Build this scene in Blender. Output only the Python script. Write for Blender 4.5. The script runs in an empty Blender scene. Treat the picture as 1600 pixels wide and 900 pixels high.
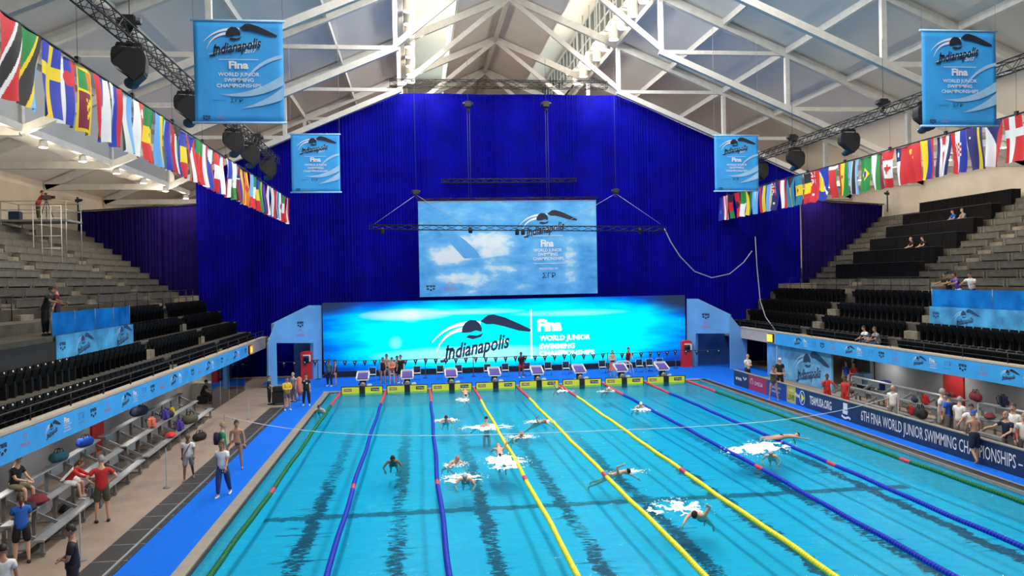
import bpy, bmesh, math, random
from mathutils import Vector, Matrix
random.seed(7)
PI = math.pi
C = bpy.context.scene.collection
# ------------------------------------------------------------------ camera, world, light, exposure
H = 6.6
F, YAW, PITCH, ROLL = 1256.84, 0.117927, -0.01057949, -0.01906593
def _axes():
    f = Vector((math.sin(YAW)*math.cos(PITCH), math.cos(YAW)*math.cos(PITCH), math.sin(PITCH)))
    r = Vector((math.cos(YAW), -math.sin(YAW), 0)); u = r.cross(f)
    return f, r*math.cos(ROLL)+u*math.sin(ROLL), -r*math.sin(ROLL)+u*math.cos(ROLL)
FW, RT, UP = _axes()
def ray(px, py): return FW + RT*((px-800)/F) + UP*((450-py)/F)
def gz(px, py, z=0.0): r = ray(px, py); return Vector((0, 0, H)) + r*((z-H)/r.z)
def gy(px, py, y): r = ray(px, py); return Vector((0, 0, H)) + r*(y/r.y)
def gx(px, py, x): r = ray(px, py); return Vector((0, 0, H)) + r*(x/r.x)
cam_d = bpy.data.cameras.new('camera'); cam = bpy.data.objects.new('camera', cam_d); C.objects.link(cam)
cam_d.sensor_width = 36; cam_d.lens = 36*F/1600; cam_d.clip_end = 400
m = Matrix((RT, UP, -FW)).transposed().to_4x4(); m.translation = Vector((0, 0, H)); cam.matrix_world = m
sc = bpy.context.scene; sc.camera = cam
sc.view_settings.view_transform = 'Standard'; sc.view_settings.look = 'None'
sc.view_settings.gamma = 1; sc.view_settings.use_curve_mapping = False
sc.view_settings.exposure = 0.0
w = bpy.data.worlds.new('world'); sc.world = w; w.use_nodes = True
w.node_tree.nodes['Background'].inputs[0].default_value = (0.75, 0.85, 1, 1)
w.node_tree.nodes['Background'].inputs[1].default_value = 0.6
sc.cycles.max_bounces = 7; sc.cycles.diffuse_bounces = 4; sc.cycles.glossy_bounces = 3
sc.cycles.transparent_max_bounces = 10; sc.cycles.transmission_bounces = 3
sc.cycles.sample_clamp_indirect = 6; sc.cycles.use_adaptive_sampling = True; sc.cycles.adaptive_threshold = 0.02
sc.cycles.caustics_reflective = False; sc.cycles.caustics_refractive = False
XC = 7.05                                     # roof ridge x
TY = [58-10.36*i for i in range(7)]            # truss planes, far to near (the last one behind the viewer)
def zu(off): return 27.05-0.425*off            # upper chord height
def zl(off): return 23.65-0.425*off            # lower chord height
def area(name, loc, size, sy, energy, col, rot):
    l = bpy.data.lights.new(name, 'AREA'); l.shape = 'RECTANGLE'; l.size = size; l.size_y = sy
    l.energy = energy; l.color = col; o = bpy.data.objects.new(name, l); C.objects.link(o)
    o.location = loc; o.rotation_euler = rot; return o
# daylight coming through the two clerestory window strips in the roof
area('clerestory_daylight', (XC+7.8, 38, 27.1), 2.6, 100, 7500, (1, .94, .84), (0, PI/2, 0))
area('clerestory_daylight', (XC-7.8, 38, 27.1), 2.6, 100, 7500, (1, .94, .84), (0, -PI/2, 0))

# ------------------------------------------------------------------ helpers
MATS = {}
def mat(name, col, rough=.6, metal=0., emit=0., var=.08, scale=3., bump=0., spec=.5):
    if name in MATS: return MATS[name]
    m = bpy.data.materials.new(name); m.use_nodes = True; nt = m.node_tree; b = nt.nodes['Principled BSDF']
    b.inputs['Roughness'].default_value = rough; b.inputs['Metallic'].default_value = metal
    b.inputs['Specular IOR Level'].default_value = spec
    n = nt.nodes.new('ShaderNodeTexNoise'); n.inputs['Scale'].default_value = scale; n.inputs['Detail'].default_value = 3
    tc = nt.nodes.new('ShaderNodeTexCoord'); nt.links.new(tc.outputs['Object'], n.inputs['Vector'])
    r = nt.nodes.new('ShaderNodeValToRGB'); r.color_ramp.elements[0].position = .3; r.color_ramp.elements[1].position = .7
    r.color_ramp.elements[0].color = tuple(max(0, c*(1-var)) for c in col)+(1,)
    r.color_ramp.elements[1].color = tuple(min(1, c*(1+var)) for c in col)+(1,)
    nt.links.new(n.outputs['Fac'], r.inputs['Fac']); nt.links.new(r.outputs['Color'], b.inputs['Base Color'])
    if emit:
        b.inputs['Emission Color'].default_value = tuple(col)+(1,); b.inputs['Emission Strength'].default_value = emit
    if bump:
        bn = nt.nodes.new('ShaderNodeBump'); bn.inputs['Strength'].default_value = bump; bn.inputs['Distance'].default_value = .05
        nt.links.new(n.outputs['Fac'], bn.inputs['Height']); nt.links.new(bn.outputs['Normal'], b.inputs['Normal'])
    MATS[name] = m; return m
def obj(name, bm, material, parent=None, smooth=False, free=True):
    if isinstance(bm, bpy.types.Mesh): me = bm
    else:
        me = bpy.data.meshes.new(name)
        if smooth:
            for f in bm.faces: f.smooth = True
        bm.to_mesh(me)
        if free: bm.free()
    for mm in (material if isinstance(material, (list, tuple)) else [material]): me.materials.append(mm)
    o = bpy.data.objects.new(name, me); C.objects.link(o)
    if parent: o.parent = parent
    return o
def tag(o, label=None, cat=None, group=None, kind=None):
    if label: o['label'] = label
    if cat: o['category'] = cat
    if group: o['group'] = group
    if kind: o['kind'] = kind
    return o
def thing(name, label, cat, loc=(0, 0, 0), rz=0, group=None):
    o = bpy.data.objects.new(name, None); C.objects.link(o); o.location = loc; o.rotation_euler = (0, 0, rz)
    o.empty_display_size = .1
    return tag(o, label, cat, group)
def struct(name, bm, m, parent=None, smooth=False):
    o = obj(name, bm, m, parent, smooth)
    if not parent: o['kind'] = 'structure'
    return o
def dup(root, loc, rz=None, label=None, group=None):
    r = root.copy(); C.objects.link(r); r.location = loc
    if rz is not None: r.rotation_euler = (0, 0, rz)
    if label: r['label'] = label
    if group: r['group'] = group
    for ch in list(root.children):
        c = ch.copy(); C.objects.link(c); c.parent = r
        for g in list(ch.children):
            d = g.copy(); C.objects.link(d); d.parent = c
    return r
def BM(): return bmesh.new()
def box(bm, x0, x1, y0, y1, z0, z1, mi=0):
    v = [bm.verts.new(p) for p in ((x0,y0,z0),(x1,y0,z0),(x1,y1,z0),(x0,y1,z0),(x0,y0,z1),(x1,y0,z1),(x1,y1,z1),(x0,y1,z1))]
    for q in ((3,2,1,0),(4,5,6,7),(0,1,5,4),(1,2,6,5),(2,3,7,6),(3,0,4,7)):
        f = bm.faces.new([v[i] for i in q]); f.material_index = mi
    return v
def boxb(bm, x0, x1, y0, y1, z0, z1, b=.01):
    t = BM(); box(t, x0, x1, y0, y1, z0, z1)
    bmesh.ops.bevel(t, geom=t.edges[:], offset=b, segments=2, affect='EDGES')
    me = bpy.data.meshes.new('t'); t.to_mesh(me); t.free(); bm.from_mesh(me); bpy.data.meshes.remove(me)
def bar(bm, p, q, w=.1, d=None, mi=0):
    """rectangular bar between two points"""
    p = Vector(p); q = Vector(q); d = d or w; a = q-p
    if a.length < 1e-6: return
    a.normalize(); s = a.cross(Vector((0, 0, 1)))
    if s.length < 1e-3: s = Vector((1, 0, 0))
    s.normalize(); t = s.cross(a).normalized()
    v = [bm.verts.new(c+s*(w/2*i)+t*(d/2*j)) for c in (p, q) for i, j in ((-1,-1),(1,-1),(1,1),(-1,1))]
    for f in ((3,2,1,0),(4,5,6,7),(0,1,5,4),(1,2,6,5),(2,3,7,6),(3,0,4,7)):
        bm.faces.new([v[i] for i in f]).material_index = mi
def tube(bm, pts, r=.03, n=8, caps=True, mi=0):
    pts = [Vector(p) for p in pts]; rings = []; rr = r if isinstance(r, (list, tuple)) else [r]*len(pts)
    for i, p in enumerate(pts):
        a = (pts[min(i+1, len(pts)-1)]-pts[max(i-1, 0)]).normalized()
        s = a.cross(Vector((0, 0, 1)));
        if s.length < 1e-2: s = a.cross(Vector((0, 1, 0)))
        s.normalize(); t = a.cross(s)
        rings.append([bm.verts.new(p+(s*math.cos(2*PI*k/n)+t*math.sin(2*PI*k/n))*rr[i]) for k in range(n)])
    for i in range(len(rings)-1):
        for k in range(n):
            f = bm.faces.new((rings[i][k], rings[i][(k+1) % n], rings[i+1][(k+1) % n], rings[i+1][k])); f.smooth = True; f.material_index = mi
    if caps:
        bm.faces.new(rings[0][::-1]).material_index = mi; bm.faces.new(rings[-1]).material_index = mi
def lathe(bm, prof, n=16, c=(0, 0, 0), axis='z', mi=0):
    c = Vector(c); rings = []
    for r, z in prof:
        ring = []
        for k in range(n):
            a = 2*PI*k/n; x, y = r*math.cos(a), r*math.sin(a)
            p = {'z': (x, y, z), 'y': (x, z, y), 'x': (z, x, y)}[axis]
            ring.append(bm.verts.new(c+Vector(p)))
        rings.append(ring)
    for i in range(len(rings)-1):
        for k in range(n):
            f = bm.faces.new((rings[i][k], rings[i][(k+1) % n], rings[i+1][(k+1) % n], rings[i+1][k])); f.smooth = True; f.material_index = mi
    for ring in (rings[0], rings[-1]):
        try: bm.faces.new(ring).material_index = mi
        except ValueError: pass
def quad(bm, a, b, c, d, mi=0):
    f = bm.faces.new([bm.verts.new(Vector(p)) for p in (a, b, c, d)]); f.material_index = mi; return f
def prism(bm, poly, off, mi=0):
    """closed prism of a polygon of 3D points pushed along off"""
    off = Vector(off); a = [bm.verts.new(Vector(p)) for p in poly]; b = [bm.verts.new(Vector(p)+off) for p in poly]
    bm.faces.new(a[::-1]).material_index = mi; bm.faces.new(b).material_index = mi
    for i in range(len(a)):
        j = (i+1) % len(a); bm.faces.new((a[i], a[j], b[j], b[i])).material_index = mi
def lattice(bm, a, b, s=.4, up=(0, 0, 1), bay=None, c=.05, d=.03):
    """box lattice truss between a and b, side s"""
    a = Vector(a); b = Vector(b); ax = (b-a); L = ax.length; ax.normalize(); up = Vector(up); sd = ax.cross(up).normalized(); up = sd.cross(ax)
    n = max(2, int(L/(bay or s*1.1))); cs = [sd*(i*s/2)+up*(j*s/2) for i, j in ((-1,-1),(1,-1),(1,1),(-1,1))]
    for o in cs: tube(bm, (a+o, b+o), c/2, 5)
    for k in range(n):
        p = a+ax*(L*k/n); q = a+ax*(L*(k+1)/n)
        for e in range(4):
            u, v = cs[e], cs[(e+1) % 4]
            if k % 2: u, v = v, u
            tube(bm, (p+u, q+v), d/2, 4, False)
    for e in range(4):
        for p in (a, b): tube(bm, (p+cs[e], p+cs[(e+1) % 4]), d/2, 4, False)
# lettering: flat glyphs of the built-in font laid into a frame (O origin, U right, V up, N out)
_tm = {}
def glyphs(s, shear=0, bold=0, space=1):
    k = (s, shear, bold, space)
    if k not in _tm:
        cu = bpy.data.curves.new('t', 'FONT'); cu.body = s; cu.size = 1; cu.shear = shear; cu.offset = bold; cu.space_character = space
        cu.align_x = 'CENTER'; cu.resolution_u = 2
        o = bpy.data.objects.new('t', cu); C.objects.link(o)
        bpy.context.view_layer.update()
        me = bpy.data.meshes.new_from_object(o.evaluated_get(bpy.context.evaluated_depsgraph_get()))
        _tm[k] = ([v.co.copy() for v in me.vertices], [list(p.vertices) for p in me.polygons])
        bpy.data.objects.remove(o); bpy.data.curves.remove(cu); bpy.data.meshes.remove(me)
    return _tm[k]
class Frame:
    def __init__(s, O, U, V, lift=.012): s.O = Vector(O); s.U = Vector(U).normalized(); s.V = Vector(V).normalized(); s.N = s.U.cross(s.V); s.l = lift
    def at(s, u, v, n=0): return s.O+s.U*u+s.V*v+s.N*(s.l+n)
    def text(s, bm, st, u, v, size, shear=0, bold=0, width=None, rot=0, n=0, space=1):
        vs, fs = glyphs(st, shear, bold, space); k = size/.72
        if not vs: return
        x0 = min(a.x for a in vs); x1 = max(a.x for a in vs); kx = (width/(x1-x0)) if width else k; xm = (x0+x1)/2
        cr, sr = math.cos(rot), math.sin(rot); out = []
        for a in vs:
            x, y = (a.x-xm)*kx, a.y*k
            out.append(bm.verts.new(s.at(u+x*cr-y*sr, v+x*sr+y*cr, n)))
        for f in fs:
            try: bm.faces.new([out[i] for i in f])
            except ValueError: pass
    def poly(s, bm, pts, u=0, v=0, k=1, n=0):
        bm.faces.new([bm.verts.new(s.at(u+a*k, v+b*k, n)) for a, b in pts])
    def disc(s, bm, u, v, r, ry=None, n=0, seg=20):
        ry = ry or r; s.poly(bm, [(u+r*math.cos(2*PI*i/seg), v+ry*math.sin(2*PI*i/seg)) for i in range(seg)], n=n)
    def stroke(s, bm, pts, w0, w1=None, n=0):
        """tapering ribbon through points"""
        w1 = w0 if w1 is None else w1; P = [Vector(p) for p in pts]; L = []; R = []
        for i, p in enumerate(P):
            t = (P[min(i+1, len(P)-1)]-P[max(i-1, 0)]).normalized(); q = Vector((-t.y, t.x)); f = i/(len(P)-1)
            ww = (w0*(1-f)+w1*f)/2; ww = max(ww, .0005); L.append(p+q*ww); R.append(p-q*ww)
        for i in range(len(P)-1): s.poly(bm, [L[i], R[i], R[i+1], L[i+1]], n=n)
def curve2(p0, p1, p2, n=10): return [tuple((1-t)**2*a+2*t*(1-t)*b+t*t*c for a, b, c in zip(p0, p1, p2)) for t in [i/n for i in range(n+1)]]
def swim_logo(fr, dark, white, u, v, w, text=True, year=False):
    """the swimmer mark: cap, arm, swooshes and the city name in script; w = overall width"""
    k = w
    def P(bm, pts, n=.004): fr.poly(bm, pts, u, v, k, n)
    # white swooshes
    for (a, b, c, t0, t1) in (((-.48,-.02),(-.30,.20),(.02,.16),.005,.05),((-.44,-.12),(-.36,.10),(-.12,.11),.004,.045),((-.42,-.20),(-.1,-.10),(.30,-.02),.004,.03)):
        fr.stroke(white, [(u+x*k, v+y*k) for x, y in curve2(a, b, c)], t0*k, t1*k, n=.002)
    # cap and face, arm
    P(dark, [(-.175, .07), (-.17, .12), (-.14, .17), (-.09, .20), (-.03, .195), (.01, .165), (.035, .11), (.03, .075), (-.03, .09), (-.08, .072), (-.13, .068)])
    P(dark, [(-.10,.045),(-.02,.035),(.05,.06),(.02,.02),(-.06,.0),(-.13,.02)])
    P(dark, [(.02,.185),(.10,.245),(.16,.25),(.28,.215),(.42,.15),(.55,.085),(.54,.06),(.42,.075),(.28,.12),(.16,.15),(.08,.15)])
    if text:
        fr.text(dark, 'Indianapolis', u-.01*k, v-.15*k, .15*k, shear=.5, bold=.022, width=.70*k, rot=.17, n=.006)
        for q in (-.045, .075): fr.poly(dark, [(u+(-.375+q*.5)*k, v+(-.19+q)*k), (u+(-.30+q*.5)*k, v+(-.18+q)*k), (u+(-.30+q*.5)*k, v+(-.155+q)*k), (u+(-.38+q*.5)*k, v+(-.165+q)*k)], n=.006)
    if year: fr.text(white, '2017', u+.17*k, v-.17*k, .055*k, shear=.4, bold=.01, rot=.1, n=.006)
def arena_logo(fr, bm, u, v, s):
    fr.text(bm, 'arena', u, v+.1*s, .34*s, bold=.03, width=1.0*s)
    for du, dv in ((-.32, -.08), (0, -.2), (.32, -.08)):
        fr.poly(bm, [(u+du*s-.17*s, v+dv*s), (u+du*s, v+dv*s-.14*s), (u+du*s+.17*s, v+dv*s), (u+du*s, v+dv*s+.1*s)], n=0)
def omega_logo(fr, bm, u, v, s):
    pts = [(u+.15*s*math.cos(t), v+.3*s+.15*s*math.sin(t)) for t in [math.radians(-50+i*28) for i in range(11)]]
    fr.stroke(bm, pts, .035*s); fr.text(bm, 'OMEGA', u, v-.12*s, .2*s, width=.9*s)
# ------------------------------------------------------------------ materials
M = {}
M['steel_white'] = mat('painted_steel', (.64, .63, .60), .45)
M['ceil'] = mat('ceiling_panel', (.83, .79, .73), .8, var=.05, scale=.15)
M['wall'] = mat('painted_wall', (.78, .69, .58), .85, scale=.6)
M['deck'] = mat('deck_tile', (.31, .235, .185), .6, scale=1.2, var=.12)
M['carpet'] = mat('blue_carpet', (.005, .15, .78), .95, scale=40, var=.12, bump=.3, spec=.15)
M['stone'] = mat('pool_stone', (.31, .28, .24), .5)
M['black'] = mat('black_plastic', (.012, .012, .014), .5)
M['gutter'] = mat('black_gutter', (.015, .017, .02), .45)
M['rubber'] = mat('black_rubber_mat', (.025, .025, .027), .7, scale=20, var=.3)
M['alu'] = mat('aluminium', (.28, .29, .30), .4, .5)
M['alu_l'] = mat('pale_aluminium', (.40, .41, .42), .35, .4)
M['conc'] = mat('stand_concrete', (.085, .075, .062), .9, scale=1.5, var=.3)
M['conc_l'] = mat('pale_concrete', (.24, .21, .16), .9, scale=2, var=.3)
M['bench'] = mat('bench_concrete', (.14, .13, .11), .8, scale=3, var=.2)
M['seat'] = mat('black_seat', (.007, .007, .008), .6, spec=.06)
M['wallgray'] = mat('gray_block_wall', (.40, .41, .44), .8, scale=.8, var=.1)
M['red'] = mat('red_paint', (.50, .02, .02), .5)
M['redl'] = mat('red_gloss', (.65, .03, .03), .3)
M['white'] = mat('white_plastic', (.8, .8, .8), .4)
M['bluecloth'] = mat('sky_blue_banner', (.045, .40, 1), .6, scale=1.2, var=.12)
M['bluepanel'] = mat('pale_blue_panel', (.15, .40, .76), .5, scale=.5, var=.14)
M['navy'] = mat('navy_print', (.012, .03, .09), .6)
M['ink'] = mat('dark_print', (.012, .014, .03), .6)
M['wprint'] = mat('white_print', (.85, .87, .9), .6)
M['bprint'] = mat('pale_blue_print', (.38, .64, .95), .6)
M['rprint'] = mat('faded_red_print', (.62, .16, .30), .6)
M['yellow'] = mat('yellow_pad', (1, .90, .05), .5)
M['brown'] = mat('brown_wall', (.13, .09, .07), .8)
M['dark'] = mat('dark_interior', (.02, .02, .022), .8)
M['beige'] = mat('beige_fascia', (.55, .47, .40), .8)
M['vinyl'] = mat('black_cloth', (.008, .008, .009), .85, scale=6, var=.3)
M['rope'] = mat('grey_rope', (.35, .36, .42), .7); M['darkrope'] = mat('dark_rope', (.08, .08, .16), .8, spec=.1)
M['clearsteel'] = mat('brushed_steel', (.5, .5, .5), .3, .8)
def emis(name, col, s):
    m = bpy.data.materials.new(name); m.use_nodes = True; nt = m.node_tree; b = nt.nodes['Principled BSDF']
    b.inputs['Base Color'].default_value = tuple(col)+(1,); b.inputs['Emission Color'].default_value = tuple(col)+(1,)
    b.inputs['Emission Strength'].default_value = s; return m
def glassy(name, tint, fac=.12, rough=.05):
    m = bpy.data.materials.new(name); m.use_nodes = True; nt = m.node_tree; nt.nodes.clear(); N = nt.nodes.new; L = nt.links.new
    o = N('ShaderNodeOutputMaterial'); t = N('ShaderNodeBsdfTransparent'); g = N('ShaderNodeBsdfGlossy'); mx = N('ShaderNodeMixShader')
    fr = N('ShaderNodeFresnel'); fr.inputs[0].default_value = 1.45; ad = N('ShaderNodeMath'); ad.operation = 'ADD'; ad.inputs[1].default_value = fac-.04
    t.inputs[0].default_value = tuple(tint)+(1,); g.inputs['Roughness'].default_value = rough
    L(fr.outputs[0], ad.inputs[0]); L(ad.outputs[0], mx.inputs[0]); L(t.outputs[0], mx.inputs[1]); L(g.outputs[0], mx.inputs[2]); L(mx.outputs[0], o.inputs[0])
    return m
M['glass'] = glassy('clear_glass', (.80, .90, .93))
M['sheet'] = glassy('hazy_sheet', (.72, .78, .8), .30, .6)
M['vinyl'].node_tree.nodes['Principled BSDF'].inputs['Specular IOR Level'].default_value = .1
M['added_glow'] = emis('added_glow_band', (1, .88, .7), 3)  # glow of the ring added to the lamp housings
M['lamp'] = emis('lamp_glow', (1, .96, .88), 14)
M['downlamp'] = emis('downlight_glow', (1, .85, .6), 12)
# pool water: tinted clear water, rippled, reflecting more at grazing angles
def water_mat():
    m = bpy.data.materials.new('pool_water'); m.use_nodes = True; nt = m.node_tree; nt.nodes.clear(); N = nt.nodes.new; L = nt.links.new
    o = N('ShaderNodeOutputMaterial'); t = N('ShaderNodeBsdfTransparent'); g = N('ShaderNodeBsdfGlossy'); mx = N('ShaderNodeMixShader'); fr = N('ShaderNodeFresnel')
    tc = N('ShaderNodeTexCoord'); mp = N('ShaderNodeMapping'); mp.inputs['Scale'].default_value = (1.1, 1.6, 1)
    n1 = N('ShaderNodeTexNoise'); n1.inputs['Scale'].default_value = 1.4; n1.inputs['Detail'].default_value = 5; n1.inputs['Roughness'].default_value = .62
    b = N('ShaderNodeBump'); b.inputs['Strength'].default_value = 1; b.inputs['Distance'].default_value = .06
    L(tc.outputs['Object'], mp.inputs[0]); L(mp.outputs[0], n1.inputs['Vector']); L(n1.outputs['Fac'], b.inputs['Height'])
    fr.inputs['IOR'].default_value = 1.33; g.inputs['Roughness'].default_value = .06; t.inputs[0].default_value = (.48, .95, 1, 1)
    L(b.outputs[0], fr.inputs['Normal']); L(b.outputs[0], g.inputs['Normal'])
    mu = N('ShaderNodeMath'); mu.operation = 'MULTIPLY'; mu.inputs[1].default_value = .45
    L(fr.outputs[0], mu.inputs[0]); L(mu.outputs[0], mx.inputs[0]); L(t.outputs[0], mx.inputs[1]); L(g.outputs[0], mx.inputs[2]); df = N('ShaderNodeBsdfDiffuse'); df.inputs[0].default_value = (.01, .38, .66, 1); L(b.outputs[0], df.inputs['Normal'])
    n2 = N('ShaderNodeTexNoise'); n2.inputs['Scale'].default_value = 2.2; n2.inputs['Detail'].default_value = 6; n2.inputs['Roughness'].default_value = .7; L(mp.outputs[0], n2.inputs['Vector'])
    mr = N('ShaderNodeMapRange'); mr.inputs[1].default_value = .3; mr.inputs[2].default_value = .7; mr.inputs[3].default_value = .02; mr.inputs[4].default_value = .22; L(n2.outputs['Fac'], mr.inputs[0])
    m3 = N('ShaderNodeMixShader'); L(mr.outputs[0], m3.inputs[0]); L(t.outputs[0], m3.inputs[1]); L(df.outputs[0], m3.inputs[2]); L(m3.outputs[0], mx.inputs[1])
    L(mx.outputs[0], o.inputs[0]); return m
M['water'] = water_mat()
LX = [-4.74+2.7*i for i in range(9)]
# pool floor: pale blue tiles with dark lane lines, the water's ripple distortion painted into their shape
def floor_mat():
    m = bpy.data.materials.new('pool_floor_tile'); m.use_nodes = True; nt = m.node_tree; b = nt.nodes['Principled BSDF']; N = nt.nodes.new; L = nt.links.new
    b.inputs['Roughness'].default_value = .7
    tc = N('ShaderNodeTexCoord'); sx = N('ShaderNodeSeparateXYZ'); L(tc.outputs['Object'], sx.inputs[0])
    def math_(op, a, b_=None, c=None):
        n = N('ShaderNodeMath'); n.operation = op
        for i, v in enumerate((a, b_, c)):
            if v is None: continue
            if isinstance(v, (int, float)): n.inputs[i].default_value = v
            else: L(v, n.inputs[i])
        return n.outputs[0]
    def noise(scale, sxyz, det=3, ro=.6):
        mp = N('ShaderNodeMapping'); mp.inputs['Scale'].default_value = sxyz; L(tc.outputs['Object'], mp.inputs[0])
        n = N('ShaderNodeTexNoise'); n.inputs['Scale'].default_value = scale; n.inputs['Detail'].default_value = det; n.inputs['Roughness'].default_value = ro
        L(mp.outputs[0], n.inputs['Vector']); return n.outputs['Fac']
    def lane_dist(x): return math_('ABSOLUTE', math_('SUBTRACT', math_('PINGPONG', math_('SUBTRACT', x, LX[0]), 1.35), 1.35))
    slow = noise(.35, (1, .6, 1), 2, .5); fine = noise(2.6, (1.0, 2.6, 1), 6, .78); med = noise(.9, (.8, 1.4, 1), 3, .6)
    dx = math_('ADD', math_('MULTIPLY', math_('SUBTRACT', fine, .5), .85), math_('MULTIPLY', math_('SUBTRACT', med, .5), .6))
    core = math_('LESS_THAN', lane_dist(math_('ADD', sx.outputs[0], dx)), .22)
    hole = noise(4.2, (.7, 1.9, 1), 4, .7)
    core = math_('MULTIPLY', core, math_('GREATER_THAN', math_('ADD', hole, math_('MULTIPLY', math_('SUBTRACT', slow, .5), .5)), .42))
    bars = noise(1.0, (.16, 2.7, 1), 4, .75)           # painted sideways smears imitating refraction under ripple crests
    reach = math_('MULTIPLY_ADD', math_('SUBTRACT', bars, .56), 7.0, .12)
    spike = math_('MULTIPLY', math_('LESS_THAN', lane_dist(sx.outputs[0]), reach), math_('GREATER_THAN', noise(3.4, (.35, 3.2, 1), 5, .75), .50))
    spike = math_('MULTIPLY', spike, math_('LESS_THAN', lane_dist(sx.outputs[0]), .95))
    ln = math_('MAXIMUM', core, spike)
    inx = math_('MULTIPLY', math_('GREATER_THAN', sx.outputs[0], LX[0]+.3), math_('LESS_THAN', sx.outputs[0], LX[8]-.3))
    iny = math_('LESS_THAN', sx.outputs[1], 46.5)
    ln = math_('MULTIPLY', math_('MULTIPLY', ln, inx), iny)
    wy = noise(1.6, (2.4, 3.0, 1), 5, .75)
    yy = math_('ADD', sx.outputs[1], math_('MULTIPLY', math_('SUBTRACT', wy, .5), .9))
    cr = math_('LESS_THAN', math_('ABSOLUTE', math_('SUBTRACT', yy, 26.4)), .24)
    cr = math_('MULTIPLY', math_('MULTIPLY', cr, math_('GREATER_THAN', sx.outputs[0], -5)), math_('LESS_THAN', sx.outputs[0], 17))
    ln = math_('MULTIPLY', ln, math_('SUBTRACT', 1.55, math_('DIVIDE', math_('SUBTRACT', sx.outputs[1], 20), 17)))  # lines painted fainter with distance to imitate rippled water hiding them
    ln = math_('MINIMUM', math_('MAXIMUM', ln, 0), 1)
    dark = math_('MAXIMUM', ln, math_('MULTIPLY', cr, .8))
    base = N('ShaderNodeMix'); base.data_type = 'RGBA'; base.inputs[6].default_value = (.006, .42, .72, 1); base.inputs[7].default_value = (.035, .55, .78, 1)
    L(noise(.5, (1, 1.6, 1), 4, .6), base.inputs[0])
    mx = N('ShaderNodeMix'); mx.data_type = 'RGBA'; L(dark, mx.inputs[0]); L(base.outputs[2], mx.inputs[6]); mx.inputs[7].default_value = (.0, .006, .04, 1)
    L(mx.outputs[2], b.inputs['Base Color']); return m
M['poolfloor'] = floor_mat()
M['poolwall'] = mat('pool_wall_tile', (.35, .68, .78), .5)

# ------------------------------------------------------------------ pool and decks
PX0, PX1, PY0, PY1 = -5.35, 17.75, -1.0, 49.3
WZ = -.08
bm = BM(); box(bm, PX0, PX1, PY0, PY1, -1.05, -.95); struct('floor_pool', bm, M['poolfloor'])
bm = BM(); box(bm, PX0-.2, PX0, PY0-.2, PY1+.2, -1.0, -.02); box(bm, PX1, PX1+.2, PY0-.2, PY1+.2, -1.0, -.02)
box(bm, PX0, PX1, PY1, PY1+.2, -1, -.02); box(bm, PX0, PX1, PY0-.2, PY0, -1, -.02); struct('wall_pool', bm, M['poolwall'])
bm = BM(); quad(bm, (PX0, PY0, WZ), (PX1, PY0, WZ), (PX1, PY1, WZ), (PX0, PY1, WZ)); o = obj('pool_water', bm, M['water'])
tag(o, 'clear cyan swimming pool water filling the long pool', 'water', kind='stuff')
bm = BM()
box(bm, -25, PX0-.2, -14, 92, -.3, 0); box(bm, PX1+.2, 39, -14, 92, -.3, 0); box(bm, PX0-.2, PX1+.2, PY1+.2, 92, -.3, 0); box(bm, PX0-.2, PX1+.2, -14, PY0-.2, -.3, 0)
struct('floor', bm, M['deck'])
bm = BM(); box(bm, -5.68, PX0, PY0, PY1, -.06, .03); struct('trim_1', bm, M['stone'])
bm = BM(); box(bm, PX0, PX0+.06, PY0, PY1, -.07, -.02); box(bm, PX1, PX1+.38, PY0, PY1+.2, -.07, .035); struct('trim_2', bm, M['gutter'])
bm = BM(); box(bm, PX1-.05, PX1, PY0, PY1, -.07, .04); box(bm, PX1+.38, PX1+.46, PY0, PY1, -.02, .045); struct('trim_3', bm, M['stone'])
bm = BM(); box(bm, PX0-.4, PX1+.3, PY1, PY1+.45, -.06, .03); struct('trim_4', bm, M['stone'])
bm = BM(); box(bm, -7.02, -5.68, -5, 49.75, 0, .012); box(bm, -8.5, 24, 49.75, 58, 0, .012); box(bm, -10.2, -8.5, 54.2, 58, 0, .012)
box(bm, 18.21, 18.9, -5, 47, 0, .012); box(bm, 18.0, 20.3, 47, 49.75, 0, .012)
o = obj('deck_carpet', bm, M['carpet']); tag(o, 'bright blue carpet laid around the edge of the pool', 'carpet')
# black duckboard mats along the left deck
mp = None
for i, y in enumerate([y0*1.25+9 for y0 in range(28)]):
    if mp is None:
        bm = BM(); box(bm, -.42, .42, .02, 1.2, 0, .03)
        mp = obj('rubber_mat', bm, M['rubber']); bm = BM(); box(bm, -.42, .42, 1.2, 1.235, 0, .034); obj('edge_strip', bm, M['alu'], mp); o = mp
        tag(o, cat='mat')
    else: o = dup(mp, (0, 0, 0))
    o.location = (-7.44, y, .002); o['label'] = 'black rubber floor mat in the strip beside the blue carpet, left deck'; o['group'] = 'black mats along the left deck'
bm = BM(); box(bm, -.03, .03, 9, 44, 0, .05); o = obj('cable_ramp', bm, M['alu']); o.location = (-7.16, 0, .04)
tag(o, 'long thin metal cable strip running over the black mats', 'cable cover')

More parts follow.
